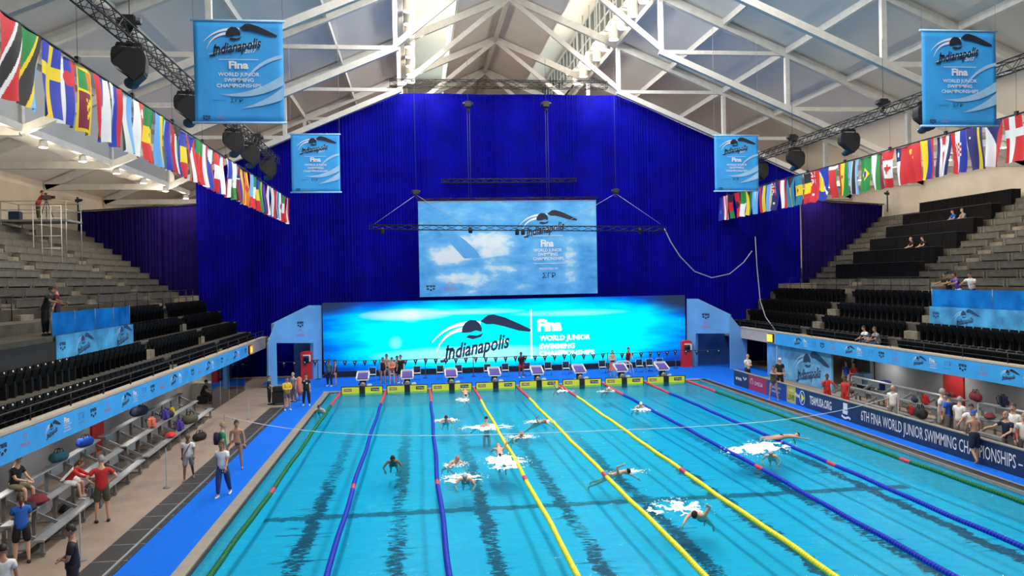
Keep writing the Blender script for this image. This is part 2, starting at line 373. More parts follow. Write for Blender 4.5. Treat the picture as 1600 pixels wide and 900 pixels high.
# ------------------------------------------------------------------ walls, roof
bm = BM(); box(bm, -25.3, -25, -14, 92, 0, 14); struct('wall_left', bm, M['wall'])
bm = BM(); box(bm, 39.05, 39.35, -14, 92, 0, 14); struct('wall_right', bm, M['wall'])
bm = BM(); prism(bm, [(-25.3, 92, 0), (39.35, 92, 0), (39.35, 92, 13.5), (XC+8, 92, 29), (XC-8, 92, 29), (-25.3, 92, 13.5)], (0, .3, 0)); struct('wall_back', bm, M['wall'])
bm = BM(); prism(bm, [(-25.3, -14.3, 0), (39.35, -14.3, 0), (39.35, -14.3, 13.5), (XC+8, -14.3, 29), (XC-8, -14.3, 29), (-25.3, -14.3, 13.5)], (0, .3, 0)); struct('wall_front', bm, M['wall'])
zr = lambda off: 27.45-.425*off
bm = BM()
for s in (1, -1):
    for a, b in ((7.6, 33), (0, 3.9)):
        prism(bm, [(XC+s*a, -14, zr(a)), (XC+s*b, -14, zr(b)), (XC+s*b, -14, zr(b)+.2), (XC+s*a, -14, zr(a)+.2)], (0, 106, 0))
    box(bm, min(XC+s*3.8, XC+s*3.9), max(XC+s*3.8, XC+s*3.9), -14, 92, zr(3.9), 28.6)
    box(bm, min(XC+s*3.8, XC+s*7.9), max(XC+s*3.8, XC+s*7.9), -14, 92, 28.6, 28.75)
    box(bm, min(XC+s*7.6, XC+s*7.72), max(XC+s*7.6, XC+s*7.72), -14, 92, zr(7.6), 25.6)
    box(bm, min(XC+s*7.6, XC+s*7.72), max(XC+s*7.6, XC+s*7.72), -14, 92, 28.45, 28.6)
struct('ceiling', bm, M['ceil'])
for k, s in enumerate((1, -1)):
    bm = BM(); x = XC+s*7.66; y = -14
    while y < 92:
        box(bm, x-.05, x+.05, y-.05, y+.05, 25.6, 28.45); y += 1.73
    for z in (25.63, 26.6, 28.42): box(bm, x-.05, x+.05, -14, 92, z-.04, z+.04)
    f = struct(f'window_{k+1}', bm, M['steel_white']); bm = BM(); box(bm, x-.01, x+.01, -14, 92, 25.6, 28.45); obj('pane', bm, M['glass'], f)
# purlins
for s in (1, -1):
    bm = BM(); box(bm, XC+s*24-.12, XC+s*24+.12, -14, 63, zl(24)-.02, zl(24)+.3); struct('trim_'+('7' if s > 0 else '8'), bm, M['steel_white'])
for j, off in enumerate((8, 12, 16, 20, 24, 28)):
    for s in (1, -1):
        bm = BM(); box(bm, XC+s*off-.09, XC+s*off+.09, -14, 92, zr(off)-.42, zr(off)-.02); o = struct(f'trim_{10+2*j+(s>0)}', bm, M['steel_white'])
bm = BM(); box(bm, XC-.12, XC+.12, -14, 92, 26.85, 27.35); struct('trim_9', bm, M['steel_white'])
# white roof trusses: gable chord, lower chord and stepped webs
ordn = ['against the blue curtain', 'second from the blue curtain', 'third from the blue curtain, just above the view', 'fourth from the blue curtain', 'fifth from the blue curtain', 'sixth from the blue curtain', 'nearest the viewer']
for i, y in enumerate([68.36, 78.72]+TY):
    t = thing('roof_truss', '', 'roof truss', (XC, y, 0), 0, 'white roof trusses')
    t['label'] = ('white steel roof truss '+ordn[i-2]) if i > 1 else ('white roof truss seen above the curtain, '+('nearer one' if i == 0 else 'farther one'))
    for s in (1, -1):
        bm = BM(); bar(bm, (0, 0, zu(0)), (s*31.9, 0, zu(31.9)), .3, .5); obj('upper_chord', bm, M['steel_white'], t)
        bm = BM(); bar(bm, (0, 0, zu(0)-.1), (s*8, 0, zl(8)+.2), .22, .34); obj('inner_chord', bm, M['steel_white'], t)
        bm = BM(); bar(bm, (s*7.9, 0, zl(7.9)), (s*24, 0, zl(24)), .3, .36); obj('lower_chord', bm, M['steel_white'], t)
        for o_ in (8, 16, 24):
            bm = BM(); bar(bm, (s*o_, 0, zl(o_)), (s*o_, 0, zu(o_)), .26, .26); obj('post', bm, M['steel_white'], t)
            bm = BM(); bar(bm, (s*o_, 0, zl(o_)), (s*(o_+(8 if o_ < 24 else 7.9)), 0, zl(o_)), .2 if o_ < 24 else .3, .24 if o_ < 24 else .4); obj('strut', bm, M['steel_white'], t)
# air duct with ring seams behind a hazy sheet that closes the left gallery roof
bm = BM(); n = 24; Y = -10; pr = []
while Y < 62: pr += [(.86, Y), (.86, Y+4.0), (.95, Y+4.0), (.95, Y+4.12)]; Y += 4.12
lathe(bm, pr, 24, (XC-26.2, 0, 14.75), 'y'); o = obj('air_duct', bm, M['ceil'])
tag(o, 'large round pale air duct with ring seams above the left stand', 'air duct')
for k, y in enumerate(TY[:5]):
    if k == 0: continue
    bm = BM(); box(bm, XC-24.02, XC-23.98, y+.2, y+10.16, zl(24), zu(24)-.3); o = obj('gallery_sheet', bm, M['sheet'])
    tag(o, 'hazy pale plastic sheet in the truss bay above the left gallery, '+['', 'farthest bay', 'second farthest bay', 'third farthest bay', 'nearest bay'][k], 'plastic sheet', 'plastic sheets above the left gallery')
# cylinder lamps
proto = None; k = -16
for s, nm in ((-1, 'left'), (1, 'right')):
    for k in range(-16, 9):
        y = 48.3+2.59*k
        if proto is None:
            proto = thing('cylinder_lamp', '', 'lamp')
            bm = BM(); lathe(bm, [(.36, 0), (.36, 1.25), (.30, 1.35), (.05, 1.4), (.05, 5.08)], 20); obj('lamp_housing', bm, M['steel_white'], proto)
            bm = BM(); lathe(bm, [(.0, .0), (.33, 0), (.33, .01), (0, .01)], 20, (0, 0, -.012)); obj('lamp_face', bm, M['lamp'], proto)
            bm = BM(); lathe(bm, [(.365, 1.12), (.365, 1.2)], 20); obj('added_ring', bm, M['added_glow'], proto)  # glowing ring added to go with the ceiling fill
            L3 = bpy.data.lights.new('added_ceiling_fill', 'POINT'); L3.energy = 360; L3.color = (1, .86, .68); L3.shadow_soft_size = .3  # point fill added to brighten the central ceiling
            o = proto; L_ = bpy.data.lights.new('lamp_light', 'AREA'); L_.shape = 'DISK'; L_.size = .6; L_.energy = 260; L_.color = (1, .97, .92)
        else: o = dup(proto, (0, 0, 0))
        o.location = (XC+s*7.2, y, 23.5)
        o['label'] = f'white cylinder downlight hanging in the {nm} row of the roof'; o['group'] = f'cylinder lamps, {nm} row'
        lo = bpy.data.objects.new('lamp_light', L_); C.objects.link(lo); lo.location = (XC+s*7.2, y, 23.47)
        if k % 2 == 0: lo = bpy.data.objects.new('added_ceiling_fill', L3); C.objects.link(lo); lo.location = (XC+s*6.3, y, 24.3)
# gallery downlights
gp = None
for s, nm in ((-1, 'left'), (1, 'right')):
    for y in (30.5, 35, 39.4, 43.8, 48.5, 53.1, 57.6, 62.5):
        if gp is None:
            gp = thing('gallery_downlight', '', 'lamp'); bm = BM(); lathe(bm, [(.2, 0), (.16, .3), (.03, .32), (.03, .4)], 14); obj('lamp_housing', bm, M['steel_white'], gp)
            bm = BM(); lathe(bm, [(0, 0), (.18, 0), (.18, -.02), (0, -.02)], 14); obj('lamp_face', bm, M['downlamp'], gp); o = gp
            L2 = bpy.data.lights.new('downlight', 'POINT'); L2.energy = 270; L2.color = (1, .84, .62); L2.shadow_soft_size = .18
        else: o = dup(gp, (0, 0, 0))
        o.location = (XC+s*24, y, 13.1); o['label'] = f'small warm downlight above the {nm} stand gallery'; o['group'] = f'gallery downlights, {nm} side'
        lo = bpy.data.objects.new('downlight', L2); C.objects.link(lo); lo.location = (XC+s*24, y, 12.9)

# ------------------------------------------------------------------ seating stands
def extr(bm, poly, y0, y1, mi=0): prism(bm, [(x, y0, z) for x, z in poly], (0, y1-y0, 0), mi)
def lower_profile(rx):
    p = [(rx(-10.5), 2.2), (rx(-10.5), 2.9), (rx(-10.7), 2.9)]
    for i in range(4): p += [(rx(-10.7-i if i == 0 else -10.7-i), 2.5+.75*i), (rx(-11.7-i), 2.5+.75*i)]
    return p
RX = {'left': lambda x: x, 'right': lambda x: 12.1-x}
UP0 = {'left': -16.2, 'right': 29.3}; UPN = {'left': 12, 'right': 13}; DIR = {'left': -1, 'right': 1}; WALLX = {'left': -25, 'right': 39.05}
RUN, RISE = .74, .45
GAP = {'left': (24.5, 30.4), 'right': (23.5, 30.0)}
AIS = {'left': (35.0, 43.5, 52.0), 'right': (34.5, 43.0, 51.5)}
for sd in ('left', 'right'):
    rx = RX[sd]; d = DIR[sd]; x0 = UP0[sd]; wx = WALLX[sd]; g0, g1 = GAP[sd]
    bm = BM(); p = lower_profile(rx)+[(rx(-14.7), 5.3), (x0, 5.3), (x0, 2.2)]
    if d > 0: p = p[::-1]
    extr(bm, p, 4, 64)
    def upper(n0, ya, yb):
        q = [(x0+d*RUN*n0, 2.2)] if n0 == 0 else [(x0+d*RUN*n0, 5.3+RISE*n0-.3)]
        for i in range(n0, UPN[sd]):
            q += [(x0+d*RUN*i, 5.75+RISE*i), (x0+d*RUN*(i+1), 5.75+RISE*i)]
        q += [(wx, q[-1][1]), (wx, 2.2 if n0 == 0 else q[0][1])]
        if d > 0: q = q[::-1]
        extr(bm, q, ya, yb)
    upper(0, 4, g0); upper(0, g1, 64); upper(8, g0, g1)
    xs = sorted((x0, x0+d*RUN*8)); box(bm, xs[0], xs[1], g0, g1, 5.1, 5.3)
    o = struct('floor_stand_'+sd, bm, M['conc'])
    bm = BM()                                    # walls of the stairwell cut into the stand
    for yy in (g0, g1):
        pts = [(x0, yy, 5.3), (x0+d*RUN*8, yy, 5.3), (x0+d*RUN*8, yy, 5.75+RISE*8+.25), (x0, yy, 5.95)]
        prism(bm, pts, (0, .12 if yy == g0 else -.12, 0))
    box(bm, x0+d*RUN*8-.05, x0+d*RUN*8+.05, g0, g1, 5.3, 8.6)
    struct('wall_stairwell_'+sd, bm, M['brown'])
    bm = BM()                                    # light edging along the stairwell
    bar(bm, (x0, g1+.02, 6.03), (x0+d*RUN*8, g1+.02, 5.75+RISE*8+.33), .2, .1); bar(bm, (x0, g0-.02, 6.03), (x0+d*RUN*8, g0-.02, 5.75+RISE*8+.33), .2, .1)
    struct('trim_'+('30' if d < 0 else '31'), bm, M['conc_l'])
    # aisle steps
    for ya in AIS[sd]:
        bm = BM()
        for i in range(UPN[sd]):
            a, b = sorted((x0+d*RUN*i, x0+d*(RUN*i-.37))); box(bm, a, b, ya-.55, ya+.55, 5.3+RISE*i, 5.53+RISE*i)
            a, b = sorted((x0+d*RUN*i, x0+d*RUN*(i+1))); box(bm, a, b, ya-.55, ya+.55, 5.75+RISE*i, 5.765+RISE*i)
        o = struct('trim_'+str(40+int(ya)+(d > 0)*30), bm, M['conc_l'])
    # wall under the stand
    a, b = sorted((rx(-12.9), rx(-13.1)))
    if d < 0: bm = BM(); box(bm, a, b, 4, 45, 0, 2.2); struct('wall_understand_left', bm, M['wallgray'])
    else: bm = BM(); box(bm, 24.25, 24.45, 4, 42.2, 0, 2.2); struct('wall_understand_right', bm, M['wallgray'])
# parapet cap, beige front end pieces
for sd in ('left', 'right'):
    x = RX[sd](-10.5); d = DIR[sd]; bm = BM(); box(bm, *sorted((x+d*.25, x-d*.06)), 4, 57.3, 2.9, 2.98); struct('trim_'+('5' if d < 0 else '6'), bm, M['beige'])
    bm = BM(); box(bm, *sorted((x-d*.03, x+d*.06)), 4, 57.3, 2.18, 2.9); struct('wall_fascia_'+sd, bm, M['beige'])
# ------------------------------------------------------------------ curtains
def curtain(name, A, B, ztop, zbot, nseg, amp, col, label, fold=.26, mt=None):
    A = Vector(A); B = Vector(B); ax = B-A; L = ax.length; ax.normalize(); nr = Vector((-ax.y, ax.x, 0)); bm = BM(); rows = 7; cols = []
    rr = random.Random(3); ph = 0.0; p1 = [rr.uniform(0, 6.28) for _ in range(6)]
    for i in range(nseg+1):
        s = L*i/nseg; ph = 2*PI*s/fold + 2.6*math.sin(s*.9+p1[0]) + 1.7*math.sin(s*2.3+p1[1]) + 1.2*math.sin(s*5.1+p1[5])
        am = amp*(.55+.45*math.sin(s*.53+p1[2])*math.sin(s*1.7+p1[3])); c = []
        for j in range(rows+1):
            f = j/rows; x = A+ax*s; zt, zb = ztop(s/L), zbot(s/L)
            d = (math.sin(ph+.25*math.sin(f*5+s))+.35*math.sin(ph*.37+s*3))*am*(.8+.35*f) + .10*math.sin(s*.8+p1[4]+f)
            p = x+nr*d; c.append(bm.verts.new((p.x, p.y, zt+(zb-zt)*f)))
        cols.append(c)
    for i in range(nseg):
        for j in range(rows): bm.faces.new((cols[i][j], cols[i][j+1], cols[i+1][j+1], cols[i+1][j])).smooth = True
    o = obj(name, bm, mt or mat(name+'_cloth', col, .75, var=.15, scale=1.2)); m_ = o.modifiers.new('s', 'SOLIDIFY'); m_.thickness = .02
    tag(o, label, 'curtain'); return o
CURT = mat('curtain_cloth', (.0008, .0008, .25), .85, var=.25, scale=.8, spec=.08)
CURT2 = mat('side_curtain_cloth', (.014, .008, .11), .9, var=.15, scale=.8, spec=0.)
cx0, cx1 = -15.2, 29.3
curtain('curtain', (cx0, 58.6, 0), (cx1, 58.6, 0), lambda f: min(20.25, zl(max(8, abs(cx0+(cx1-cx0)*f-XC)))-.1), lambda f: .05, 1900, .06, None, 'huge royal blue curtain closing the far end of the hall behind the screens', .2, CURT)
curtain('curtain', (cx0, 58.6, 0), (-24.9, 63.4, 0), lambda f: 12.25, lambda f: 4.9+6.3*max(0, f-.08)*.94, 320, .10, None, 'darker purple-blue side curtain over the left end of the stand', .33, CURT2)
curtain('curtain', (cx1, 58.6, 0), (38.9, 63.4, 0), lambda f: 12.25, lambda f: 5.1+6.2*max(0, f-.08)*.94, 320, .10, None, 'darker purple-blue side curtain over the right end of the stand', .33, CURT2)
for s, x0_, x1_ in ((-1, cx0, -24.95), (1, cx1, 39.0)):
    bm = BM(); tube(bm, ((x0_, 58.5, 12.3), (x1_, 63.3, 12.3)), .05, 8)
    tag(obj('curtain_rail', bm, M['black']), f'thin dark rail carrying the {"left" if s < 0 else "right"} side curtain', 'curtain rail')
# ------------------------------------------------------------------ big LED screen
def led_mat():
    m = bpy.data.materials.new('led_screen'); m.use_nodes = True; nt = m.node_tree; nt.nodes.clear(); N = nt.nodes.new; L = nt.links.new
    o = N('ShaderNodeOutputMaterial'); e = N('ShaderNodeEmission'); tc = N('ShaderNodeTexCoord'); sp = N('ShaderNodeSeparateXYZ'); L(tc.outputs['Object'], sp.inputs[0])
    def ma(op, a, b=None, c=None, clamp=False):
        n = N('ShaderNodeMath'); n.operation = op; n.use_clamp = clamp
        for i, v in enumerate((a, b, c)):
            if v is None: continue
            if isinstance(v, (int, float)): n.inputs[i].default_value = v
            else: L(v, n.inputs[i])
        return n.outputs[0]
    X, Z = sp.outputs[0], sp.outputs[2]
    def noise(sc_, sx, sz, det=3):
        mp = N('ShaderNodeMapping'); mp.inputs['Scale'].default_value = (sx, 1, sz); L(tc.outputs['Object'], mp.inputs[0])
        n = N('ShaderNodeTexNoise'); n.inputs['Scale'].default_value = sc_; n.inputs['Detail'].default_value = det; L(mp.outputs[0], n.inputs['Vector']); return n.outputs['Fac']
    def blob(cx, cz, rx, rz, k=1.):
        d = ma('ADD', ma('POWER', ma('ABSOLUTE', ma('DIVIDE', ma('SUBTRACT', X, cx), rx)), 2.), ma('POWER', ma('ABSOLUTE', ma('DIVIDE', ma('SUBTRACT', Z, cz), rz)), 2.))
        return ma('MULTIPLY', ma('SUBTRACT', 1., d, None, True), k)
    # cyan amount: high in the middle, low towards the edges, streaked
    ex = ma('POWER', ma('ABSOLUTE', ma('DIVIDE', ma('SUBTRACT', X, 13), 13.6)), 3.2)
    ez = ma('POWER', ma('ABSOLUTE', ma('DIVIDE', ma('SUBTRACT', Z, 2.3), 2.75)), 3.0)
    st = ma('MULTIPLY', ma('SUBTRACT', noise(1., .16, .9), .5), 1.5)
    c = ma('ADD', ma('SUBTRACT', ma('SUBTRACT', 1.15, ex), ez), st, None, True)
    r = N('ShaderNodeValToRGB'); cr = r.color_ramp; cr.elements[0].position = 0; cr.elements[0].color = (.005, .06, .45, 1); cr.elements[1].position = 1; cr.elements[1].color = (.0, .98, 1, 1)
    for p, cc in ((.3, (.0, .20, .85, 1)), (.55, (.0, .48, .95, 1)), (.8, (.0, .82, .98, 1))):
        q = cr.elements.new(p); q.color = cc
    L(c, r.inputs[0])
    wh = ma('ADD', ma('ADD', blob(5.8, 3.85, 3.4, .45, .75), blob(10.5, 3.95, 3.8, .22, .5)), ma('ADD', blob(10.5, .95, 7.5, .62, .6), blob(17.5, 3.7, 4.5, .25, .35)), None, True)
    wh = ma('ADD', wh, ma('ADD', blob(6.1, 3.8, .9, .55, .3), blob(5., 1.9, .5, .5, .28)), None, True)
    wh = ma('MULTIPLY', wh, ma('ADD', noise(1., .3, 1.6), .45), None, True)
    mx = N('ShaderNodeMix'); mx.data_type = 'RGBA'; L(wh, mx.inputs[0]); L(r.outputs[0], mx.inputs[6]); mx.inputs[7].default_value = (.75, 1, 1, 1)
    dk = ma('ADD', blob(-.2, 5.2, 3.4, 1.5, 1.3), blob(26.3, 4.9, 3.6, 1.7, 1.3), None, True)
    m2 = N('ShaderNodeMix'); m2.data_type = 'RGBA'; L(dk, m2.inputs[0]); L(mx.outputs[2], m2.inputs[6]); m2.inputs[7].default_value = (.02, .04, .09, 1)
    L(m2.outputs[2], e.inputs[0]); e.inputs[1].default_value = 1.15; L(e.outputs[0], o.inputs[0]); return m
LX0, LX1, LZ0, LZ1, LY = -6.55, 19.5, .42, 5.22, 57.0
t = thing('led_screen', 'huge glowing cyan screen at the end of the pool with swimmer mark and lettering', 'screen', (LX0, LY, LZ0))
bm = BM(); box(bm, 0, LX1-LX0, 0, .25, -.42, LZ1-LZ0); obj('cabinet', bm, M['black'], t)
bm = BM(); quad(bm, (0.03, -.01, 0), (LX1-LX0-.03, -.01, 0), (LX1-LX0-.03, -.01, LZ1-LZ0), (0.03, -.01, LZ1-LZ0)); obj('display', bm, led_mat(), t)
def ledpt(px, py): p = gy(px, py, LY); return p.x-LX0, p.z-LZ0
fr = Frame((0, -.02, 0), (1, 0, 0), (0, 0, 1), .012)
d, wbm = BM(), BM(); (u0, v0), (u1, v1) = ledpt(675, 555), ledpt(820, 498)
swim_logo(fr, d, wbm, (u0+u1)/2, (v0+v1)/2-.15, (u1-u0)*1.03)
M['led_w'] = emis('led_white', (1, 1, 1), 1.5); M['led_d'] = emis('led_dark', (.02, .03, .07), .5)
M['led_d'].node_tree.nodes['Principled BSDF'].inputs['Roughness'].default_value = .8
obj('swimmer_mark', d, M['led_d'], t); 
u, v = ledpt(830, 520); box(wbm, u-.05, u+.05, -.035, -.03, .5, 4.0)
u, v = ledpt(859, 516); fr.text(wbm, 'FINA' if 0 else 'Fina', u, v, .80, bold=.05, width=1.75)
for st, (px0, px1, py) in (('WORLD JUNIOR', (843, 922, 532)), ('SWIMMING', (843, 898, 545)), ('CHAMPIONSHIPS', (843, 929, 556))):
    a, b = ledpt(px0, py)[0], ledpt(px1, py)[0]; fr.text(wbm, st, (a+b)/2, ledpt(px0, py)[1], .36, bold=.03, width=b-a)
obj('lettering', wbm, M['led_w'], t)
# ------------------------------------------------------------------ arches beside the screen
def on_plane(px, py, A, B):
    A = Vector(A); B = Vector(B); n = Vector((B.y-A.y, A.x-B.x)); r = ray(px, py); k = (n.x*A.x+n.y*A.y)/(n.x*r.x+n.y*r.y)
    return Vector((0, 0, H))+r*k
for sd in (-1, 1):
    if sd < 0: A, B = (-6.6, 57.1), (-9.25, 53.2); out = [(503, 590), (503, 477), (488, 477), (429, 506), (430, 604)]; inn = [(490, 592), (490, 536), (430, 536)]; wing = [(430, 604), (429, 506), (417, 537), (417, 606)]
    else: A, B = (19.55, 57.1), (22.4, 53.4); out = [(1073, 578), (1073, 467), (1087, 467), (1139, 492), (1139, 580)]; inn = [(1087, 576), (1087, 521), (1139, 521)]; wing = [(1139, 580), (1139, 492), (1166, 525), (1166, 581)]
    P = [on_plane(*p, A, B) for p in out]; I = [on_plane(*p, A, B) for p in inn]
    for q in (P[0], P[-1], I[0]): q.z = .014
    # face = header plus inner leg, outer leg formed by the wing panel
    U = (P[3]-P[0]) if sd > 0 else (P[0]-P[3]); U = Vector((U.x, U.y, 0)).normalized(); Nf = U.cross(Vector((0, 0, 1)))
    t = thing('entry_arch', f'pale blue angled entrance arch with sponsor marks on the {"left" if sd < 0 else "right"} side of the screen', 'arch')
    bm = BM(); th = Nf*-.3
    prism(bm, [P[0], P[1], P[2], P[3], I[2], I[1], I[0]] if sd > 0 else [P[0], P[1], P[2], P[3], I[2], I[1], I[0]], th)
    obj('header', bm, M['bluepanel'], t)
    # wing panel runs from the far edge of the face towards the viewer or outward
    if sd < 0: W = [P[4], P[3], gz(417, 606, 0), None]; base = gz(417, 606, 0.014); top = on_plane(417, 537, (base.x, base.y), (P[3].x, P[3].y))
    else: base = on_plane(1166, 580, (P[3].x, P[3].y), (24.6, 54.6)); base.z = .014; top = on_plane(1166, 525, (P[3].x, P[3].y), (24.6, 54.6))
    bm = BM(); f3 = Vector((P[3].x, P[3].y, .014)); wing = [f3, P[3], top, base]; wd = (base-f3).normalized(); prism(bm, wing, Vector((-wd.y, wd.x, 0))*.12*(-sd))
    obj('outer_leg', bm, M['bluepanel'], t)
    # printed marks
    d, r_, w2 = BM(), BM(), BM(); c0 = on_plane(469 if sd < 0 else 1103, 507 if sd < 0 else 494, A, B); f = Frame(c0, U, (0, 0, 1), .02)
    arena_logo(f, d, 0, 0, .62); c1 = on_plane(469 if sd < 0 else 1103, 523 if sd < 0 else 510, A, B); f = Frame(c1, U, (0, 0, 1), .02); omega_logo(f, r_, 0, 0, .85)
    wu = (base-f3) if sd > 0 else (f3-base); wu.z = 0; c2 = (f3+base)/2; c2.z = (3.05 if sd < 0 else 2.7); f = Frame(c2, wu, (0, 0, 1), .03)
    swim_logo(f, d, w2, 0, 0, .8 if sd < 0 else 1.4); f.text(w2, 'Fina', 0, -.9, .22, bold=.05)
    obj('dark_marks', d, M['ink'], t); obj('red_mark', r_, M['rprint'], t); obj('white_marks', w2, M['wprint'], t)
    # dark blue back wall behind the opening
    bm = BM(); bx = sorted((-6.7*1 if sd < 0 else 19.7, -9.6 if sd < 0 else 24.3)); box(bm, bx[0]+(1.0 if sd < 0 else 0), bx[1], 57.5, 57.6, 0, 3.0)
    tag(obj('backing_panel', bm, mat('deep_blue_panel', (.02, .09, .28), .7, var=.25, scale=.7)), f'dark blue backing panel behind the {"left" if sd < 0 else "right"} arch opening', 'panel')
# red cabinets with a round black speaker
for k, (px, py, ww) in enumerate(((482, 591, .75), (1080, 576, .72))):
    p = gz(px, py); hgt = 1.95; t = thing('timing_cabinet', f'red cabinet with round black disc and white bracket at the {"left" if k == 0 else "right"} end of the screen', 'cabinet', (p.x, p.y-.9 if k == 0 else 56.2, .012))
    bm = BM(); n = 10; prof = [(-ww/2, 0), (-ww/2, hgt-.12)]+[(-ww/2*math.cos(PI*i/n), hgt-.12+.12*math.sin(PI*i/n)) for i in range(1, n)]+[(ww/2, hgt-.12), (ww/2, 0)]
    prism(bm, [(x, 0, z) for x, z in prof], (0, .5, 0)); obj('body', bm, M['redl'], t)
    bm = BM(); lathe(bm, [(0, 0), (.2, 0), (.24, .05), (.24, .12), (0, .12)], 20, (.05, -.12, hgt-.55), 'y'); obj('disc', bm, M['black'], t)
    bm = BM(); box(bm, -.22, .28, -.1, 0, hgt-.32, hgt-.24); box(bm, .2, .3, -.14, 0, hgt-.7, hgt-.3); obj('bracket', bm, M['white'], t)
# ------------------------------------------------------------------ projection banner hung over the screen
def splash_mat():
    m = bpy.data.materials.new('splash_print'); m.use_nodes = True; nt = m.node_tree; b = nt.nodes['Principled BSDF']; N = nt.nodes.new; L = nt.links.new
    b.inputs['Roughness'].default_value = .7; tc = N('ShaderNodeTexCoord')
    mp = N('ShaderNodeMapping'); mp.inputs['Scale'].default_value = (.35, 1, .75); L(tc.outputs['Object'], mp.inputs[0])
    n = N('ShaderNodeTexNoise'); n.inputs['Scale'].default_value = 1.3; n.inputs['Detail'].default_value = 7; n.inputs['Roughness'].default_value = .62; L(mp.outputs[0], n.inputs['Vector'])
    sp = N('ShaderNodeSeparateXYZ'); L(tc.outputs['Object'], sp.inputs[0])
    def g(cx, cz, rx, rz, k):
        out = []
        for ax, c, r in ((0, cx, rx), (2, cz, rz)):
            a = N('ShaderNodeMath'); a.operation = 'SUBTRACT'; L(sp.outputs[ax], a.inputs[0]); a.inputs[1].default_value = c
            q = N('ShaderNodeMath'); q.operation = 'MULTIPLY'; L(a.outputs[0], q.inputs[0]); q.inputs[1].default_value = 1/r
            s = N('ShaderNodeMath'); s.operation = 'MULTIPLY'; L(q.outputs[0], s.inputs[0]); L(q.outputs[0], s.inputs[1]); out.append(s.outputs[0])
        a = N('ShaderNodeMath'); a.operation = 'ADD'; L(out[0], a.inputs[0]); L(out[1], a.inputs[1])
        s = N('ShaderNodeMath'); s.operation = 'SUBTRACT'; s.use_clamp = True; s.inputs[0].default_value = 1; L(a.outputs[0], s.inputs[1])
        k_ = N('ShaderNodeMath'); k_.operation = 'MULTIPLY'; L(s.outputs[0], k_.inputs[0]); k_.inputs[1].default_value = k; return k_.outputs[0]
    acc = None
    for a in ((2.2, 2.9, 2.0, .95, .33), (4.6, 3.6, 2.6, 1.1, .36), (3.2, 1.3, 2.4, .8, .32), (5.4, 1.7, 1.6, 1.0, .25), (10.6, 2.0, .7, 2.6, .16)):
        o_ = g(*a)
        if acc is None: acc = o_
        else: m_ = N('ShaderNodeMath'); m_.operation = 'MAXIMUM'; L(acc, m_.inputs[0]); L(o_, m_.inputs[1]); acc = m_.outputs[0]
    s = N('ShaderNodeMath'); s.operation = 'ADD'; L(n.outputs['Fac'], s.inputs[0]); L(acc, s.inputs[1])
    r = N('ShaderNodeValToRGB'); cr = r.color_ramp; cr.elements[0].position = .3; cr.elements[0].color = (.035, .25, .62, 1); cr.elements[1].position = .8; cr.elements[1].color = (.8, .88, .93, 1)
    for p, c in ((.5, (.09, .42, .86, 1)), (.64, (.20, .55, .9, 1)), (.72, (.55, .78, .93, 1))):
        q = cr.elements.new(p); q.color = c
    L(s.outputs[0], r.inputs[0]); L(r.outputs[0], b.inputs['Base Color']); return m
SPL = splash_mat()
BY = 55.6; a = gy(653, 317, BY); b = gy(937, 457, BY); bw, bh = b.x-a.x-.15, a.z-b.z+.1
t = thing('stage_banner', 'large rectangular blue splash-print banner hanging above the LED screen', 'banner', (a.x, BY, b.z-.05))
bm = BM(); box(bm, 0, bw, 0, .03, 0, bh); obj('sheet', bm, SPL, t)
bm = BM(); box(bm, -.02, bw+.02, -.02, .05, bh, bh+.06); obj('top_bar', bm, M['alu'], t)
f = Frame((0, 0, 0), (1, 0, 0), (0, 0, 1), .01); dk, wh, bl, rd = BM(), BM(), BM(), BM()
sx = bw/(1530-65); sz = bh/(822-88); uu = lambda x: (x-65)*sx; vv = lambda y: (822-y)*sz
f.poly(bl, [(uu(100), vv(150)), (uu(180), vv(200)), (uu(330), vv(310)), (uu(450), vv(395)), (uu(530), vv(470)), (uu(565), vv(525)), (uu(430), vv(528)), (uu(330), vv(420)), (uu(230), vv(310)), (uu(130), vv(210))])
swim_logo(f, dk, wh, uu(1110), vv(270), uu(1330)-uu(885)+.2)
f.text(wh, 'Fina', uu(1115), vv(445), vv(390)-vv(445), bold=.04, width=uu(1170)-uu(1062))
for st, x0_, x1_, y in (('WORLD JUNIOR', 1000, 1237, 485), ('SWIMMING', 1037, 1200, 518), ('CHAMPIONSHIPS', 995, 1250, 552)): f.text(wh, st, uu((x0_+x1_)/2), vv(y), vv(0)-vv(25), bold=.015, width=uu(x1_)-uu(x0_))
f.text(wh, 'PRESENTED BY', uu(1125), vv(628), vv(0)-vv(18), width=uu(1205)-uu(1045))
box(wh, uu(1000), uu(1245), -.02, -.012, vv(362), vv(358)); box(wh, uu(1000), uu(1265), -.02, -.012, vv(580), vv(576))
f.text(dk, '\u03a3\u0393\u03a1', uu(1125), vv(692), vv(0)-vv(40), width=uu(1180)-uu(1070)); arena_logo(f, dk, uu(155), vv(755), .62); omega_logo(f, rd, uu(312), vv(765), 1.05)
obj('arm_print', bl, mat('arm_print', (.10, .40, .80), .7), t)
nv = mat('navy_letter', (.03, .08, .25), .6)
obj('dark_marks', dk, M['ink'], t); obj('white_lettering', wh, M['wprint'], t); obj('red_mark', rd, M['rprint'], t)
